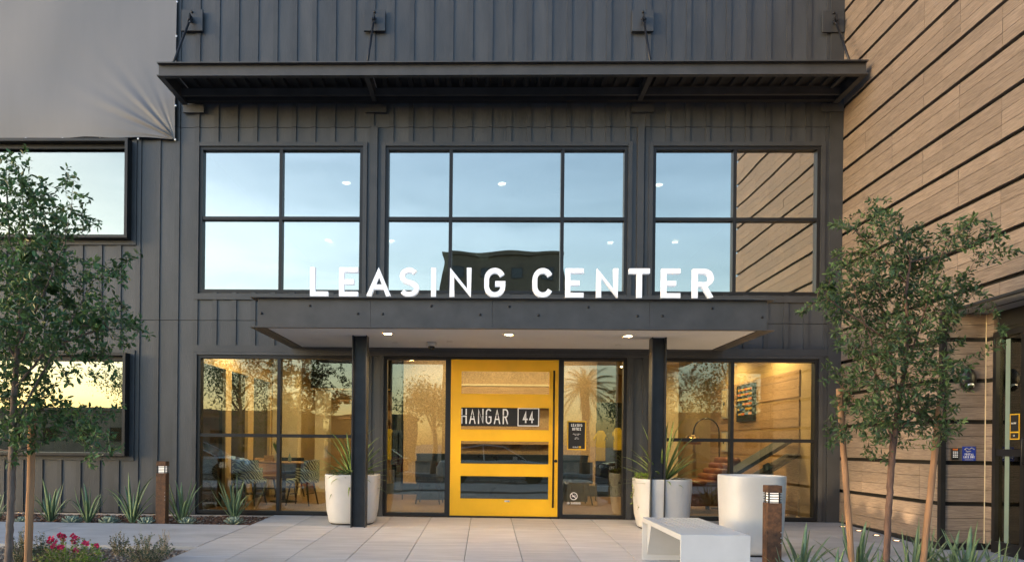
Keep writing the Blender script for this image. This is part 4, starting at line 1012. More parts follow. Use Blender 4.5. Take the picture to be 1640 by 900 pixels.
boxm(2.9, 3.55, 5.3, 5.35, 0, 2.0).build('dark_glass', 'car_glass', fl)
# ceiling downlights upstairs (lit), at the places the photograph shows them through the glass
for px, py in ((555, 293), (804, 294), (1055, 296), (525.5, 384.5), (627, 385.5), (978, 388), (1081, 388), (420, 385), (1285, 390)):
    q = atz(px, py, 5.899)
    if q.y > IY-.2 or q.y < .3: continue
    MB().lathe([(.0001, 0), (.07, 0), (.07, -.008)], 20).build('downlight', 'lamp_soft2', fl, loc=(q.x, q.y, 5.898))
    if py < 320: lamp((q.x, q.y, 5.88), 16, (1, .84, .62), 'SPOT', .02, 'ceiling_lamp', 130, .5)
for px, py in ((723, 578.5),):
    for k in range(3): boxm(-.9+.0, -.55, 1.6+.5*k, 1.75+.5*k, HC-.03, HC-.001).build('ceiling_strip', 'strip_white', fl)
for x in (-1.2, .3, 1.8): lamp((x, 4.15, HC-.04), 24, (1, .76, .46), 'SPOT', .03, 'reception_fill', 150, .6).rotation_euler = (R(25), 0, 0)  # added fill spots without fixtures, brightening the tan reception wall
for x, y, e in ((-3.9, 1.5, 34), (-3.1, 3.6, 40), (-.9, 2.4, 34), (1.1, 2.4, 34), (3.2, 1.8, 36), (4.5, 1.4, 40), (4.4, 3.6, 34), (-3.0, 7.2, 30), (3.4, 7.0, 26), (-7.5, 2.5, 14), (-10, 2.5, 10)):
    MB().lathe([(.0001, 0), (.075, 0), (.075, -.01)], 16).build('downlight', 'lamp_warm', fl, loc=(x, y, HC-.002))
    lamp((x, y, HC-.05), e*1.0, (1, .70, .36), 'SPOT', .05, 'room_lamp', 160, .5)
# far-left rooms: back wall and posts seen through the box windows
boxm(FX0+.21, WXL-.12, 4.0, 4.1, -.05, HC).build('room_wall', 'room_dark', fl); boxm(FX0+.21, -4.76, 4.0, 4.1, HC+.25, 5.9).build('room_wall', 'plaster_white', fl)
for px in (92, 184): q = at(px, 680, .6); boxm(q.x-.06, q.x+.07, .6, .75, 0, HC).build('post', 'plaster_gold', fl)

# cafe table and chairs
tx, ty = at(455, 739, 2.7).x, 2.7
tb = thing('round_table', 'round wooden cafe table seen through the left window', 'table', (tx, ty, 0))
MB().lathe([(.01, .735), (.50, .735), (.51, .75), (.51, .765), (.01, .768)], 36).build('tabletop', 'shelf_wood', tb, smooth=False)
MB().lathe([(.26, 0), (.26, .015), (.05, .035), (.035, .06), (.035, .7), (.12, .734)], 24).build('pedestal', 'black_metal', tb)
def chair(x, y, rz, label, m='chair_fabric', low=False):
    t = thing('armchair', label, 'chair', (x, y, 0), rz, 'chairs inside the leasing office')
    MB().box(-.24, .24, -.23, .24, .40, .48).build('seat', m, t, bevel=.03)
    b = MB(); n = 12; pts = []
    for i in range(n+1):
        a = R(-20+220*i/n); pts.append((.27*math.cos(a), .06+.25*math.sin(a)))
    for i in range(n):
        (xa_, ya_), (xb_, yb2) = pts[i], pts[i+1]; k = .84
        h0 = .82 if 2 <= i <= n-3 else .68; 
        b.add([(xa_, ya_, .44), (xb_, yb2, .44), (xb_, yb2, h0), (xa_, ya_, h0), (xa_*k, ya_*k, .44), (xb_*k, yb2*k, .44), (xb_*k, yb2*k, h0), (xa_*k, ya_*k, h0)],
              [(0, 1, 2, 3), (7, 6, 5, 4), (3, 2, 6, 7), (0, 4, 5, 1), (0, 3, 7, 4), (1, 5, 6, 2)])
    b.build('backrest', m, t)
    for sx in (-1, 1):
        for sy in (-1, 1): MB().tube([(sx*.16, sy*.15, .41), (sx*.23, sy*.22, 0)], [.02, .012], 8).build('leg', 'black_metal', t)
    MB().box(-.18, .18, -.16, -.145, .2, .215).box(-.18, .18, .145, .16, .2, .215).build('stretcher', 'black_metal', t, kind='stuff')
chair(at(399, 780, 1.75).x, 1.75, R(168), 'green and black patterned chair with its back to the left window', 'chair_fabric')
chair(at(484, 780, 1.95).x, 1.95, R(262), 'patterned chair side-on at the right of the cafe table', 'chair_fabric')
chair(at(425, 780, 3.35).x, 3.35, R(15), 'tan patterned chair on the far side of the cafe table', 'shelf_wood')
chair(at(466, 780, 4.0).x, 3.9, R(-10), 'dark chair behind the cafe table', 'desk_blue')
chair(at(688, 780, 2.7).x, 2.7, R(175), 'dark rounded lounge chair in front of the desk, seen through the left sidelight', 'room_dark')
chair(at(925, 780, 2.9).x, 2.9, R(190), 'dark lounge chair low behind the right sidelight', 'desk_blue')
def top_item(name, label, cat, px, prof, m, n=16, yy=2.62, sq=0):
    q = at(px, 730, yy); return MB().lathe(prof, n, sq=sq).build(name, m, loc=(q.x, yy, .7685), label=label, category=cat, smooth=n > 8)
q = at(430.5, 730, 2.55)
boxm(-.075, .075, -.06, .06, 0, .12).build('tissue_box', 'shelf_wood', loc=(q.x, 2.55, .7685), label='small tan tissue box on the cafe table', category='tissue box')
vz = top_item('vase', 'round white vase on the cafe table holding a small plant', 'vase', 444, [(.03, 0), (.055, .02), (.06, .08), (.045, .14), (.042, .15), (.036, .148), (.03, .06)], 'planter_white')
m_ = MB()
for i in range(12):
    a = i*2.4; m_.add([(0, 0, .1), (.05*math.cos(a)+.015, .05*math.sin(a), .24), (.10*math.cos(a), .10*math.sin(a), .33+.03*(i % 3)), (.05*math.cos(a)-.015, .05*math.sin(a), .24)], [(0, 1, 2, 3)])
m_.build('table_plant', 'leaf_dark', loc=(vz.location.x, 2.62, .80), label='small leafy plant standing in the white vase', category='plant')
top_item('sanitizer_bottle', 'clear pump bottle on the cafe table right of the vase', 'bottle', 464, [(.03, 0), (.033, .01), (.033, .09), (.015, .11), (.012, .13), (.012, .15), (.004, .152), (.004, .175), (.0001, .176)], 'seafoam', yy=2.5)
# reception desk, monitor
da, db = at(667, 780, 3.6).x, at(941, 780, 3.6).x
dk = thing('reception_desk', 'long dark blue reception desk behind the yellow door', 'desk', ((da+db)/2, 3.6, 0))
hw = (db-da)/2; boxm(-hw, hw, 0, .06, 0, .90).build('front_panel', 'desk_blue', dk); boxm(-hw-.01, hw+.01, -.02, .7, .901, .94).build('worktop', 'desk_blue', dk)
boxm(-hw, -hw+.05, .061, .68, 0, .90).build('side_panel', 'desk_blue', dk); boxm(hw-.05, hw, .061, .68, 0, .90).build('side_panel', 'desk_blue', dk)
# merchandise rails with clothes
def rail(px, yy, items, label, hw_=.17):
    q = at(px, 700, yy); t = thing('clothes_rail', label, 'clothes rail', (q.x, yy, 0), 0)
    MB().tube([(-.22, 0, 0), (-.22, 0, 1.6), (hw_, 0, 1.6), (hw_, 0, 0)], .012, 8).build('frame', 'black_metal', t)
    for xo, z0, z1, w_, m, lb in items:
        s = MB().prism([(-w_, z0), (w_, z0), (w_*.95, z1-.12), (w_*1.35, z1-.22), (w_*1.5, z1-.15), (w_*.6, z1), (.04, z1+.01), (-.04, z1+.01), (-w_*.6, z1), (-w_*1.5, z1-.15), (-w_*1.35, z1-.22), (-w_*.95, z1-.12)], -.03, .03, 'y')
        s.build('shirt', m, loc=(q.x+xo, yy, 0), label=lb, category='shirt', bevel=.01)
        MB().tube([(0, 0, z1), (0, 0, 1.6), (.02, 0, 1.63), (.035, 0, 1.6)], .004, 5).build('hanger', 'black_metal', loc=(q.x+xo, yy, 0), label='wire hanger of the '+lb.replace('seen through ', 'in ').replace('on the rail ', ''), category='hanger')
rail(632, 3.6, [(-.12, .80, 1.42, .10, 'yellow_cloth', 'yellow shirt on the rail seen through the left sidelight'), (.02, .7, 1.4, .09, 'dark_cloth', 'dark blue shirt next to the yellow one in the left sidelight'), (.11, .72, 1.4, .05, 'dark_cloth', 'dark shirt nearest the tan wall in the left sidelight')], 'black clothes rail behind the left sidelight')
rail(972, 3.9, [(-.13, .82, 1.44, .10, 'yellow_cloth', 'long yellow shirt on the rail seen through the right sidelight'), (.22, 1.05, 1.5, .09, 'yellow_cloth', 'shorter yellow shirt at the right edge of the right sidelight'), (.05, .75, 1.4, .08, 'dark_cloth', 'dark shirt between the two yellow shirts in the right sidelight')], 'black clothes rail behind the right sidelight', .32)
# lounge corner
q = at(1128, 770, 1.7)
ch = thing('leather_chaise', 'brown leather chaise with a ribbed roll back seen through the right window', 'chaise', (q.x, 1.7, 0), R(4))
MB().prism([(-.62, .12), (-.66, .46), (-.60, .54), (.28, .57), (.34, .50), (.30, .12)], -.45, .45, 'y').build('seat', 'leather', ch, bevel=.04)
for k in range(4): MB().tube([(.10+k*.10, -.44, .60+k*.095), (.10+k*.10, .44, .60+k*.095)], .068, 14).build('back_roll', 'leather', ch, smooth=True)
for sx in (-.5, .2):
    for sy in (-.38, .38): MB().box(sx-.03, sx+.03, sy-.03, sy+.03, 0, .125).build('foot', 'black_metal', ch)
q = at(1128, 700, 2.3)
al = thing('arc_lamp', 'tall arc floor lamp with a brass dome over the chaise', 'floor lamp', (0, 2.3, 0))
pth = [(q.x+.28, 0, 0), (q.x+.28, 0, .8), (q.x+.27, 0, 1.3)]+[(q.x+.035+.235*math.cos(R(a)), 0, 1.40+.26*math.sin(R(a))) for a in range(0, 181, 20)]+[(q.x-.21, 0, 1.36)]
MB().tube(pth, .012, 8).build('stem', 'black_metal', al, smooth=True); MB().lathe([(.15, 0), (.15, .02), (.01, .025)], 20, c=(q.x+.28, 0)).build('base', 'black_metal', al)
MB().lathe([(.16, 1.18), (.155, 1.25), (.11, 1.32), (.05, 1.355), (.001, 1.36)], 24, c=(q.x-.22, 0)).build('dome_shade', 'brass', al, smooth=True)
def wall_art(yy, z, w_, h_, label, kind):
    t = thing('framed_art', label, 'picture', (FX1-.33, yy, z), 0)
    boxm(-.05, 0, -w_/2, w_/2, -h_/2, h_/2).build('frame', 'black_metal' if kind else 'plastic_grey', t)
    boxm(-.053, -.051, -w_/2+.03, w_/2-.03, -h_/2+.03, h_/2-.03).build('mount', 'sign_black' if kind else 'plaster_cream', t)
    if kind:
        rr = random.Random(3)
        for r in range(6):
            y_ = -w_/2+.08
            while y_ < w_/2-.12:
                l_ = rr.uniform(.06, .22); boxm(-.058, -.054, y_, min(y_+l_, w_/2-.07), h_/2-.12-r*.095, h_/2-.08-r*.095).build('colour_bar', rr.choice(['art_orange', 'sign_yellow', 'art_blue'] if r > 2 else ['art_orange', 'sign_yellow']), t); y_ += l_+.01
    else: MB().lathe([(.03, 0), (.045, .0), (.03, .01)], 12).build('print', 'sign_black', t, loc=(-.06, 0, 0)).rotation_euler[1] = -math.pi/2
wall_art(3.1, at(1210, 645, 3.1).z, .95, .72, 'black framed picture of coloured bars on the right interior wall', 1)
wall_art(4.35, 2.05, .38, .62, 'upper small pale framed picture on the right interior wall', 0)
wall_art(4.35, 1.25, .34, .42, 'lower small pale framed picture on the right interior wall', 0)
q = at(1230, 760, .95)
ks = thing('touch_screen_table', 'tilted touch screens on a pale green round post inside the right window', 'display', (q.x, .95, 0))
MB().lathe([(.16, 0), (.16, .02), (.085, .03), (.085, .84), (.02, .88)], 28).build('post', 'seafoam', ks, smooth=False)
m_ = MB()
for dx, dz, L_, th_ in ((-.15, .12, 1.05, .06), (.15, .0, .8, .03)):
    a = R(32); u = Vector((math.cos(a), 0, math.sin(a))); n_ = Vector((-math.sin(a), 0, math.cos(a))); c0 = Vector((dx, 0, .86+dz))
    vs = []
    for s in (-1, 1):
        for su in (-1, 1):
            for sn in (-1, 1): vs.append(c0+u*su*L_/2+n_*sn*th_/2+Vector((0, s*.28, 0)))
    MB().add(vs, [(0, 1, 3, 2), (4, 6, 7, 5), (0, 4, 5, 1), (2, 3, 7, 6), (0, 2, 6, 4), (1, 5, 7, 3)]).build('screen', 'room_dark', ks)

# ================================================================== TREES
def colonize(attr, nodes, parent, step, infl, kill, iters, up=0.0):
    nodes = [Vector(n) for n in nodes]; parent = list(parent); A = [Vector(a) for a in attr]
    for it in range(iters):
        if not A: break
        kd = kdtree.KDTree(len(nodes))
        for i, n in enumerate(nodes): kd.insert(n, i)
        kd.balance(); acc = {}; keep = []
        for a in A:
            co, i, dd = kd.find(a)
            if dd < kill: continue
            keep.append(a)
            if dd < infl: acc.setdefault(i, Vector((0, 0, 0))); acc[i] += (a-co).normalized()
        A = keep
        if not acc: break
        new = 0
        for i, v in acc.items():
            if v.length < 1e-4: continue
            d_ = (v.normalized()+Vector((rng.uniform(-.18, .18), rng.uniform(-.18, .18), rng.uniform(-.12, .12)+up))).normalized()
            p_ = nodes[i]+d_*step
            nodes.append(p_); parent.append(i); new += 1
        if len(nodes) > 14000: break
    return nodes, parent
def tree(name, label, cat, trunk, blobs, Y0, depth, natt, leafm, barkm, lsz, lw_, lpn, step=.045, tr=.03, leaders=(), group=None, tipr=.0013):
    """trunk: world points; blobs: (pixel x, pixel y, pixel radius, weight) of foliage masses measured at depth Y0, given a random depth"""
    root = thing(name, label, cat, (trunk[0][0], trunk[0][1], trunk[0][2]), 0, group); o0 = Vector(trunk[0])
    pts = []; wts = np.array([max(b[2], 9)**2*min(b[3], 1.7)*.8 if b[2] < 13 else b[2]**2*b[3] for b in blobs], float); cnt = rng.multinomial(natt, wts/wts.sum())
    for b, c in zip(blobs, cnt):
        yo = rng.uniform(-depth, depth) if len(b) < 5 else b[4]
        for _ in range(c):
            v = rng.normal(size=3); v *= rng.uniform(.0, 1)**(1/2.4)/np.linalg.norm(v); rpx = b[2]*1.0
            yy = Y0+yo*.6+v[1]*rpx*(Y0+11.65)/1200*1.1
            p_ = at(b[0]+v[0]*rpx, b[1]+v[2]*rpx, yy); pts.append(p_-o0)
    tn = [Vector(p)-o0 for p in trunk]; nodes = [tn[0]]; par = [-1]
    for a, b in zip(tn[:-1], tn[1:]):
        k = max(1, int((b-a).length/step))
        for i in range(1, k+1): nodes.append(a.lerp(b, i/k)); par.append(len(nodes)-2)
    ntr = len(nodes)
    for ld in leaders:
        ld = [Vector(p)-o0 for p in ld]; i0 = min(range(len(nodes)), key=lambda i: (nodes[i]-ld[0]).length); prev = i0
        for a, b in zip([nodes[i0]]+ld[1:-1], ld[1:]):
            k = max(1, int((b-a).length/step))
            for i in range(1, k+1): nodes.append(a.lerp(b, i/k)+Vector((rng.uniform(-.006, .006), rng.uniform(-.006, .006), 0))); par.append(prev); prev = len(nodes)-1
    nodes, par = colonize(pts, nodes, par, step, .5, step*1.15, 90, .10)
    n = len(nodes); acc = np.zeros(n); kids = [[] for _ in range(n)]
    for i in range(n-1, 0, -1): kids[par[i]].append(i)
    for i in range(n-1, -1, -1):
        if acc[i] == 0: acc[i] = tipr**2.2
        if par[i] >= 0: acc[par[i]] += acc[i]
    rad = acc**(1/2.2); k = tr/rad[0]; rad = np.maximum(rad*(k if k < 1 else k), tipr*.8)
    # trunk
    main = list(range(ntr)); m_ = MB()
    m_.tube([nodes[i]+Vector((random.uniform(-.004, .004), random.uniform(-.004, .004), 0)) for i in main], [rad[i]*(1+random.uniform(-.06, .06)) for i in main], 12, caps=False); m_.build('trunk', barkm, root, smooth=True)
    br = MB()
    done = set()
    for i in range(ntr, n):                        # follow each branch outwards
        if i in done: continue
        ch = [par[i], i]; done.add(i)
        while True:
            ks_ = [c for c in kids[ch[-1]] if c not in done and c >= ntr]
            if not ks_: break
            c = max(ks_, key=lambda c: rad[c]); ch.append(c); done.add(c)
        r0 = rad[i]
        rr = [min(rad[ch[0]], r0*1.15)]+[rad[c] for c in ch[1:]]
        br.tube([nodes[c] for c in ch], rr, 5 if r0 > .006 else 4, caps=False)
    br.build('branches', 'bark_grey' if barkm == 'bark_grey' else barkm, root, smooth=True, kind='stuff')
    # leaves along the thin shoots
    P, D = [], []
    for i in range(ntr, n):
        if rad[i] < .0075:
            d_ = (nodes[i]-nodes[par[i]]).normalized(); t = 1 if kids[i] else 1.7
            for q_ in range(int(lpn*t)+(random.random() < (lpn*t) % 1)):
                P.append(nodes[par[i]].lerp(nodes[i], random.random()*1.1)); D.append(d_)
    P = np.array([tuple(p) for p in P]); D = np.array([tuple(p) for p in D]); N = len(P)
    rv = rng.normal(size=(N, 3)); rv -= D*(rv*D).sum(1)[:, None]; rv /= np.linalg.norm(rv, axis=1)[:, None]
    ax = D*rng.uniform(.2, .9, (N, 1))+rv*.9+np.array([0, 0, -.05]); ax /= np.linalg.norm(ax, axis=1)[:, None]
    sd_ = np.cross(ax, rng.normal(size=(N, 3))+np.array([0, 0, 1.2])); sd_ /= np.linalg.norm(sd_, axis=1)[:, None]; nr = np.cross(sd_, ax)
    L_ = (lsz*rng.uniform(.45, 1.3, N))[:, None]; w_ = L_*lw_
    P = P+rv*.003
    V = np.stack([P, P+ax*L_*.35+sd_*w_*.5+nr*L_*.07, P+ax*L_*.72+sd_*w_*.42+nr*L_*.03, P+ax*L_-nr*L_*.06, P+ax*L_*.72-sd_*w_*.42+nr*L_*.03, P+ax*L_*.35-sd_*w_*.5+nr*L_*.07, P+ax*L_*.5-nr*L_*.03], 1).reshape(-1, 3)
    k7 = 7*np.arange(N)[:, None, None]; fs = (np.array([(0, 1, 6), (1, 2, 6), (2, 3, 6), (3, 4, 6), (4, 5, 6), (5, 0, 6)])[None]+k7).reshape(-1, 3)
    me = bpy.data.meshes.new('leaves'); me.from_pydata(V.tolist(), [], fs.tolist()); me.materials.append(MATS[leafm])
    link('leaves', me, root, kind='stuff')
    return root, N
YL = -5.05
lt_ = [at(px, py, YL) for px, py in ((10, 1010), (13, 900), (19, 780), (20, 690), (22, 640), (28, 560), (34, 480), (40, 400), (38, 330), (30, 275))]
lt_[0].z = gz(YL)-.05
LB = [(12, 252, 14, 2), (42, 240, 8, 3), (40, 262, 12, 2), (10, 290, 30, 1), (50, 300, 26, 1.2), (70, 330, 30, 1), (100, 300, 14, 1.6), (123, 283, 8, 3), (107, 272, 7, 3), (85, 345, 28, 1), (30, 350, 40, .9),
      (90, 372, 28, 1), (120, 350, 16, 1.2), (146, 322, 7, 3), (135, 332, 10, 2), (140, 362, 16, 1.4), (160, 360, 8, 2), (60, 400, 44, 1), (10, 430, 50, 1), (100, 430, 32, 1), (60, 460, 44, 1.2), (20, 490, 50, 1.2),
      (120, 455, 26, 1.2), (150, 435, 24, 1.4), (178, 430, 18, 1.6), (205, 415, 12, 2), (228, 406, 6, 3), (195, 445, 14, 1.5), (110, 490, 34, 1.2), (150, 500, 34, 1.2), (185, 505, 30, 1.3), (215, 520, 18, 1.6), (240, 540, 8, 3), (200, 545, 18, 1.4),
      (90, 535, 44, 1.2), (40, 560, 50, 1.2), (140, 545, 34, 1.2), (165, 565, 22, 1), (190, 608, 7, 3), (150, 600, 13, 1.8), (110, 600, 22, 1), (60, 610, 40, 1), (15, 620, 40, 1), (50, 660, 38, 1), (20, 690, 34, 1),
      (90, 650, 28, 1), (120, 665, 26, 1.1), (150, 670, 22, 1.2), (178, 660, 14, 1.5), (195, 650, 7, 3), (100, 690, 26, 1), (140, 700, 24, 1.2), (170, 700, 16, 1.4), (145, 735, 14, 1.6), (150, 748, 6, 3), (178, 720, 12, 1.5), (200, 718, 6, 2.5), (60, 700, 24, 1), (20, 735, 14, 1),
      (-60, 420, 80, .5), (-80, 560, 90, .5), (-60, 320, 60, .5), (-90, 680, 70, .4)]
LLD = [[(20, 690, -5.05), (60, 610, -5.0), (110, 520, -4.9), (150, 450, -4.8), (195, 430, -4.75)], [(24, 620, -5.05), (75, 560, -5.1), (150, 530, -5.2), (210, 525, -5.25)], [(28, 560, -5.05), (70, 470, -5.2), (100, 400, -5.3), (115, 330, -5.35), (118, 290, -5.35)],
       [(22, 640, -5.05), (80, 660, -5.0), (150, 690, -4.95)], [(26, 580, -5.05), (-20, 500, -5.0), (-60, 400, -5.0)], [(34, 480, -5.05), (15, 380, -4.9), (10, 300, -4.85), (12, 255, -4.85)], [(34, 480, -5.05), (85, 400, -4.8), (140, 365, -4.7)]]
_, nl = tree('oak_sapling', 'young evergreen tree with dense dark leaves at the left edge, staked', 'tree', lt_, LB, YL, .75, 6000, 'leaf_dark', 'bark_grey', .058, .42, 2.3, tr=.032, leaders=[[at(px, py, yy) for px, py, yy in l] for l in LLD])
YR = -4.75
rt_ = [at(px, py, YR) for px, py in ((1416, 1000), (1419, 900), (1423, 820), (1428, 740), (1434, 680), (1447, 600), (1455, 540), (1450, 470), (1458, 420), (1448, 380))]
rt_[0].z = gz(YR)-.05
RB = [(1392, 322, 9, 3), (1400, 342, 16, 1.6), (1421, 322, 8, 3), (1432, 345, 13, 2), (1420, 362, 22, 1.2), (1345, 358, 11, 2), (1333, 360, 6, 3), (1368, 362, 12, 1.5), (1385, 390, 22, 1), (1440, 385, 28, 1.1), (1470, 368, 16, 1.3), (1478, 390, 22, 1.2),
      (1510, 375, 18, 1.4), (1545, 360, 18, 1.6), (1560, 352, 12, 1.6), (1585, 362, 14, 2), (1606, 378, 8, 2.5), (1540, 385, 18, 1.3), (1625, 405, 9, 2.5), (1610, 395, 5, 3), (1570, 405, 12, 1.3),
      (1345, 412, 16, 1.5), (1335, 440, 20, 1.4), (1370, 425, 28, 1), (1410, 430, 34, 1.2), (1455, 430, 36, 1.7), (1500, 425, 24, 1), (1400, 470, 36, 1.8), (1450, 480, 36, 1.9), (1350, 475, 28, 1.2), (1320, 470, 18, 1.4), (1305, 490, 11, 2), (1282, 500, 7, 3),
      (1340, 500, 24, 1.1), (1500, 465, 30, 1.2), (1540, 450, 20, 1.4), (1560, 460, 14, 1.5), (1580, 470, 9, 2), (1520, 500, 26, 1.1), (1385, 515, 32, 1.3), (1440, 530, 36, 1.9), (1490, 530, 30, 1.2), (1596, 500, 5, 3), (1607, 530, 5, 3), (1608, 550, 5, 3),
      (1345, 548, 18, 1.3), (1335, 532, 8, 2), (1380, 560, 30, 1.2), (1430, 575, 34, 1.8), (1480, 575, 28, 1.2), (1525, 525, 16, 1.4), (1540, 545, 10, 2), (1515, 590, 22, 1.2), (1545, 590, 12, 1.8), (1320, 585, 9, 2.2), (1340, 595, 14, 1.6), (1315, 612, 8, 2),
      (1370, 605, 26, 1.2), (1410, 620, 30, 1.3), (1460, 625, 30, 1.7), (1500, 630, 26, 1.2), (1535, 605, 12, 1.4), (1550, 625, 9, 2), (1350, 650, 22, 1.3), (1390, 660, 28, 1.3), (1440, 665, 28, 1.6), (1490, 665, 26, 1.3), (1525, 650, 16, 1.5), (1330, 680, 13, 1.8), (1355, 695, 18, 1.3),
      (1400, 700, 22, 1.1), (1385, 725, 11, 1.8), (1420, 690, 20, 1), (1470, 690, 18, 1.2), (1510, 690, 20, 1.3), (1530, 690, 12, 1.8), (1500, 715, 10, 1.8), (1540, 675, 10, 2), (1330, 720, 6, 2), (1427, 750, 7, 2)]
RLD = [[(1350, 545, -4.95), (1325, 478, -5.0), (1300, 488, -5.0), (1283, 500, -5.0)], [(1560, 420, -4.55), (1590, 385, -4.5), (1622, 402, -4.5)], [(1510, 520, -4.6), (1560, 470, -4.5), (1594, 490, -4.5), (1606, 545, -4.5)], [(1395, 440, -4.85), (1370, 370, -4.9), (1335, 358, -4.95)],
       [(1395, 660, -4.7), (1350, 690, -4.6), (1325, 715, -4.6)], [(1480, 660, -4.65), (1530, 690, -4.55)], [(1450, 560, -4.7), (1500, 560, -4.6), (1545, 590, -4.6)], [(1430, 715, -4.75), (1410, 640, -4.8), (1395, 550, -4.85), (1370, 470, -4.9), (1350, 400, -4.95)], [(1434, 680, -4.75), (1480, 600, -4.65), (1510, 520, -4.6), (1560, 420, -4.55), (1600, 380, -4.5)], [(1440, 640, -4.75), (1420, 540, -4.65), (1405, 440, -4.6), (1395, 350, -4.6)],
       [(1447, 600, -4.75), (1480, 500, -4.85), (1500, 430, -4.9), (1520, 380, -4.9)], [(1430, 700, -4.75), (1470, 660, -4.6), (1530, 610, -4.5)], [(1432, 690, -4.75), (1380, 650, -4.7), (1330, 600, -4.65)], [(1440, 650, -4.75), (1360, 540, -5.0), (1310, 490, -5.05)]]
_, nr_ = tree('oak_sapling', 'young tree with small olive leaves before the wood wall, held by two stakes', 'tree', rt_, RB, YR, .5, 7600, 'leaf_olive', 'bark_red', .050, .37, 3.3, tr=.029, leaders=[[at(px, py, yy) for px, py, yy in l] for l in RLD])
print('LEAVES', nl, nr_)
def stake(pa, pb, yy, r, label):
    a, b = at(*pa, yy), at(*pb, yy); a.z = min(a.z, gz(yy)-.1); t = (gz(yy)-.1-b.z)/(at(*pa, yy).z-b.z); a = b+(at(*pa, yy)-b)*t
    d_ = (b-a); n_ = 14; pth = [a.lerp(b, i/n_)+Vector((random.uniform(-.002, .002), random.uniform(-.002, .002), 0)) for i in range(n_+1)]
    k = MB().tube([p-a for p in pth], [r*random.uniform(.95, 1.05) for _ in pth], 12)
    o = k.build('tree_stake', 'stake_wood', smooth=False, loc=a, label=label, category='stake', group='round wooden tree stakes'); return o
stake((45, 900), (52, 668), -4.9, .034, 'round wooden stake beside the left tree, above the pink shrub')
stake((1364, 900), (1344, 622), -4.6, .027, 'left one of the two wooden stakes holding the right tree')
stake((1478, 900), (1507, 632), -4.65, .029, 'right one of the two wooden stakes, leaning before the wood wall corner')
for pa, pb, yy, lb in (((1350, 647), (1500, 648), -4.62, 'thin dark tie wire joining the right tree to its stakes'), ((8, 716), (56, 712), -4.95, 'thin tie joining the left tree to its stake')):
    MB().tube([at(*pa, yy), at((pa[0]+pb[0])/2, pa[1]+3, yy-.02), at(*pb, yy)], .004, 5).build('tree_tie', 'black_metal', label=lb, category='tie wire')

# ================================================================== ACROSS THE STREET (behind the camera, seen in the glass)
def far_tree(x, y, h, cr, label, nlv=2600, seed=0, lsz=.16):
    r = np.random.default_rng(seed); root = thing('street_tree', label, 'tree', (x, y, gz(-12)-.02), 0, 'trees across the street')
    MB().tube([(0, 0, 0), (.1, 0, h*.25), (.0, .1, h*.5), (.1, 0, h*.8)], [.16, .12, .09, .03], 8).build('trunk', 'bark_grey', root, smooth=True)
    br = MB(); cl = []
    for i in range(11):
        a = r.uniform(0, 6.3); el = r.uniform(.1, 1.2); st = h*r.uniform(.3, .6); L_ = cr*r.uniform(.55, .95); e = Vector((math.cos(a)*math.cos(el)*L_, math.sin(a)*math.cos(el)*L_, st+math.sin(el)*L_))
        br.tube([(0, 0, st), e*.5+Vector((0, 0, st*.5+.1)), e], [.06, .035, .015], 5); cl.append(e)
    br.build('branches', 'bark_grey', root, kind='stuff')
    c = np.array([tuple(e) for e in cl]); P = c[r.integers(0, len(c), nlv)]+r.normal(size=(nlv, 3))*cr*np.array([.24, .24, .2])
    ax = r.normal(size=(nlv, 3)); ax /= np.linalg.norm(ax, axis=1)[:, None]; s_ = np.cross(ax, r.normal(size=(nlv, 3))); s_ /= np.linalg.norm(s_, axis=1)[:, None]; q_ = lsz*r.uniform(.6, 1.3, (nlv, 1))
    V = np.stack([P, P+ax*q_*.5+s_*q_*.3, P+ax*q_, P+ax*q_*.5-s_*q_*.3], 1).reshape(-1, 3); f = (np.array([(0, 1, 2, 3)])[None]+4*np.arange(nlv)[:, None, None]).reshape(-1, 4)
    me = bpy.data.meshes.new('leaves'); me.from_pydata(V.tolist(), [], f.tolist()); me.materials.append(MATS['leaf_dark']); link('leaves', me, root, kind='stuff')
for x, y, h, c, s_, lb in ((-2.6, -25, 5.6, 1.9, 1, 'rounded street tree mirrored in the left sidelight'), (-13.5, -29, 7.2, 2.6, 2, 'broad street tree mirrored at the left of the cafe window'), (-19.5, -30, 6.6, 2.3, 3, 'street tree across the road, farthest left'),
                          (8.0, -27, 5.2, 1.8, 4, 'street tree mirrored in the right sidelight'), (12.6, -27, 7, 2.4, 5, 'tall street tree mirrored in the lounge window'), (18, -31, 6.5, 2.4, 6, 'street tree across the road, farthest right')): far_tree(x, y, h, c, lb, seed=s_, nlv=5200, lsz=.12)
pt = thing('palm_tree', 'palm with drooping fronds mirrored in the right sidelight', 'tree', (5.0, -26, gz(-12)-.02), 0)
MB().tube([(0, 0, 0), (.05, 0, 2), (0, 0, 4.3)], [.28, .22, .2], 12).build('trunk', 'bark_grey', pt, smooth=True)
for i in range(46):
    a = i*2.4; el = 1.35-1.9*(i/46); L_ = 1.7+.3*random.random(); m_ = MB(); pp = []
    for k in range(7): t = k/6; pp.append(Vector((math.cos(a)*math.cos(el)*L_*t, math.sin(a)*math.cos(el)*L_*t, 4.3+math.sin(el)*L_*t-.75*t*t)))
    for k in range(1, 7):
        for s in (-1, 1):
            for h_ in (0, .5):
                b0 = pp[k-1].lerp(pp[k], h_); sd_ = Vector((-math.sin(a), math.cos(a), 0))*s; e = b0+sd_*.34*(1-k/9)+(pp[k]-pp[k-1])*1.0+Vector((0, 0, -.12)); m_.add([b0, b0+(pp[k]-pp[k-1])*.28, e], [(0, 1, 2)])
    m_.tube(pp, .012, 4); m_.build('frond', 'leaf_dark', pt)
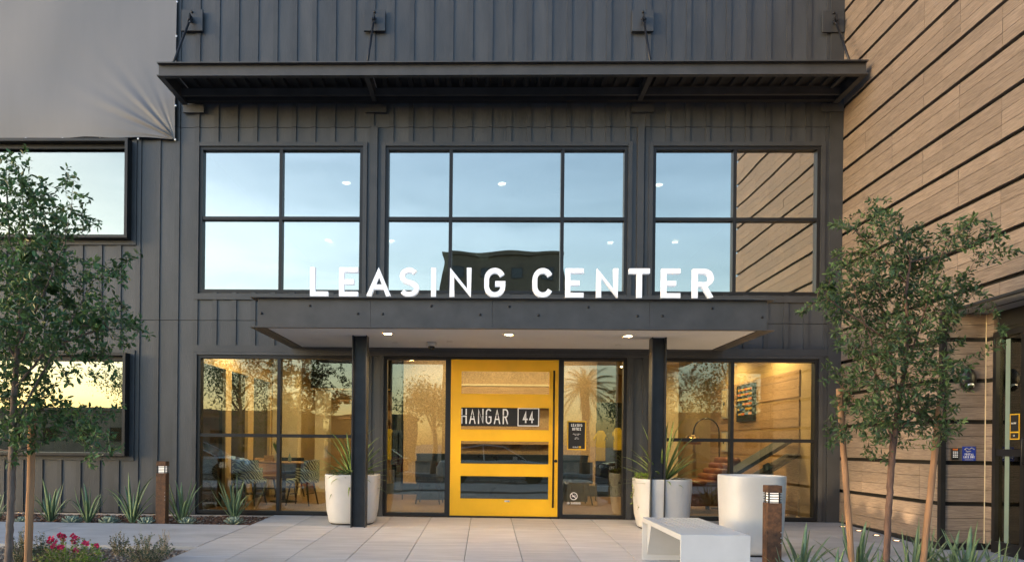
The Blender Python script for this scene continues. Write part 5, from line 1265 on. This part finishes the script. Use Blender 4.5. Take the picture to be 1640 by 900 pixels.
def car(x, y, m, label, rz=0, L_=4.6):
    t = thing('parked_car', label, 'car', (x, y, gz(-12)-.055), rz, 'cars parked across the road'); k = L_/4.6
    body = [(-2.25, .30), (-2.28, .62), (-2.15, .86), (-1.3, .93), (1.0, .92), (2.0, .78), (2.27, .60), (2.28, .32), (1.9, .22), (-1.9, .22)]
    MB().prism([(a*k, b) for a, b in body], -.86, .86, 'y').build('body', m, t, bevel=.07)
    top = [(-1.9, .9), (-1.25, 1.36), (-.5, 1.46), (.25, 1.42), (1.15, .92)]
    vs = [(a*k, s*(.80 if b < 1 else .62), b) for s in (-1, 1) for a, b in top]; n_ = 5
    MB().add(vs, [tuple(range(5))[::-1], tuple(range(5, 10))]+[(i, (i+1) % 5, 5+(i+1) % 5, 5+i) for i in range(5)]).build('cabin', 'car_glass', t, bevel=.03)
    MB().add([(a*k, s*.58, b+.012) for s in (-1, 1) for a, b in ((-1.2, 1.36), (-.5, 1.46), (.25, 1.42))], [(0, 1, 4, 3), (1, 2, 5, 4)]).build('roof', m, t)
    for s in (-1, 1):
        MB().tube([(-1.9*k, s*.81, .92), (-1.25*k, s*.64, 1.38), (-.5*k, s*.63, 1.475), (.25*k, s*.63, 1.435), (1.15*k, s*.81, .93)], .022, 6).build('roof_rail', m, t)
        MB().tube([(-.45*k, s*.82, .92), (-.5*k, s*.64, 1.45)], .028, 6).build('pillar', m, t)
        for xx in (-1.4, 1.4):
            w_ = MB().lathe([(.20, -.1), (.32, -.1), (.34, -.06), (.34, .06), (.32, .1), (.20, .1)], 24).build('wheel', 'rubber', t, loc=(xx*k, s*.79, .34)); w_.rotation_euler[0] = math.pi/2
            r_ = MB().lathe([(.0001, -.02), (.2, -.02), (.2, .02), (.0001, .02)], 16).build('rim', 'grommet', w_); r_.location = (0, 0, -s*.07)
        boxm(2.16*k, 2.27*k, s*.68-.14, s*.68+.14, .62, .74).build('headlight', 'planter_white', t, bevel=.02)
        boxm(-2.29*k, -2.2*k, s*.66-.16, s*.66+.16, .66, .80).build('tail_light', 'car_red', t)
        boxm(.62*k, .8*k, s*.93-.07, s*.93+.07, .92, 1.05).build('mirror', m, t, bevel=.02)
        boxm(-.30*k, -.05*k, s*.865-.006, s*.865+.006, .78, .81).build('door_handle', 'grommet', t)
car(-11.6, -17.6, 'car_white', 'white saloon car mirrored at the left of the cafe window')
car(.4, -17.2, 'car_white', 'white car mirrored in the lights of the yellow door'); car(6.6, -17.4, 'car_grey', 'dark grey car mirrored in the right sidelight', math.pi); car(-5.6, -21.5, 'car_red', 'dark red car on the far side of the road', math.pi)
def far_building(name, label, x0, x1, y, z, dep, m, rows, cols, wf='car_glass'):
    t = thing(name, label, 'building', ((x0+x1)/2, y, -.35)); w_ = (x1-x0)/2
    boxm(-w_, w_, -dep, 0, -.1, z).build('wall', m, t); boxm(-w_-.15, w_+.15, -dep-.15, .15, z, z+.3).build('parapet', m, t)
    for r in range(rows):
        for c in range(cols):
            cx_ = -w_+(c+.5)*2*w_/cols; cz_ = (r+.5)*z/rows; f = boxm(cx_-.55, cx_+.55, .001, .05, cz_-.6, cz_+.6).build('window', 'black_metal', t); boxm(cx_-.48, cx_+.48, .051, .06, cz_-.53, cz_+.53).build('pane', wf, f)
bq = (705-777)*71.65/1200, (897-777)*71.65/1200
far_building('tower_block', 'tall plain brown block mirrored in the upper middle window', bq[0], bq[1], -60, 19.6, 11, 'stucco_brown', 6, 4)
far_building('low_building', 'long low tan building across the road on the left', -62, -16, -52, 4.0, 10, 'stucco_tan', 1, 16)
far_building('low_building', 'low tan building across the road on the right', 16, 60, -56, 4.2, 10, 'stucco_tan', 1, 14)
far_building('low_building', 'low brown building mirrored behind the street trees', -13, -6.5, -50, 3.6, 9, 'stucco_brown', 1, 4)
for x, lb in ((-29, 'tall street lamp left of the far road'), (16.5, 'tall street lamp right of the far road')):
    t = thing('street_lamp', lb, 'street lamp', (x, -27.5, -.3)); MB().tube([(0, 0, 0), (0, 0, 8.2), (.25, 0, 8.5), (1.6, 0, 8.6)], [.09, .06, .05, .04], 8).build('pole', 'dark_metal', t, smooth=True); boxm(1.5, 2.1, -.12, .12, 8.5, 8.62).build('lamp_head', 'dark_metal', t, bevel=.02)
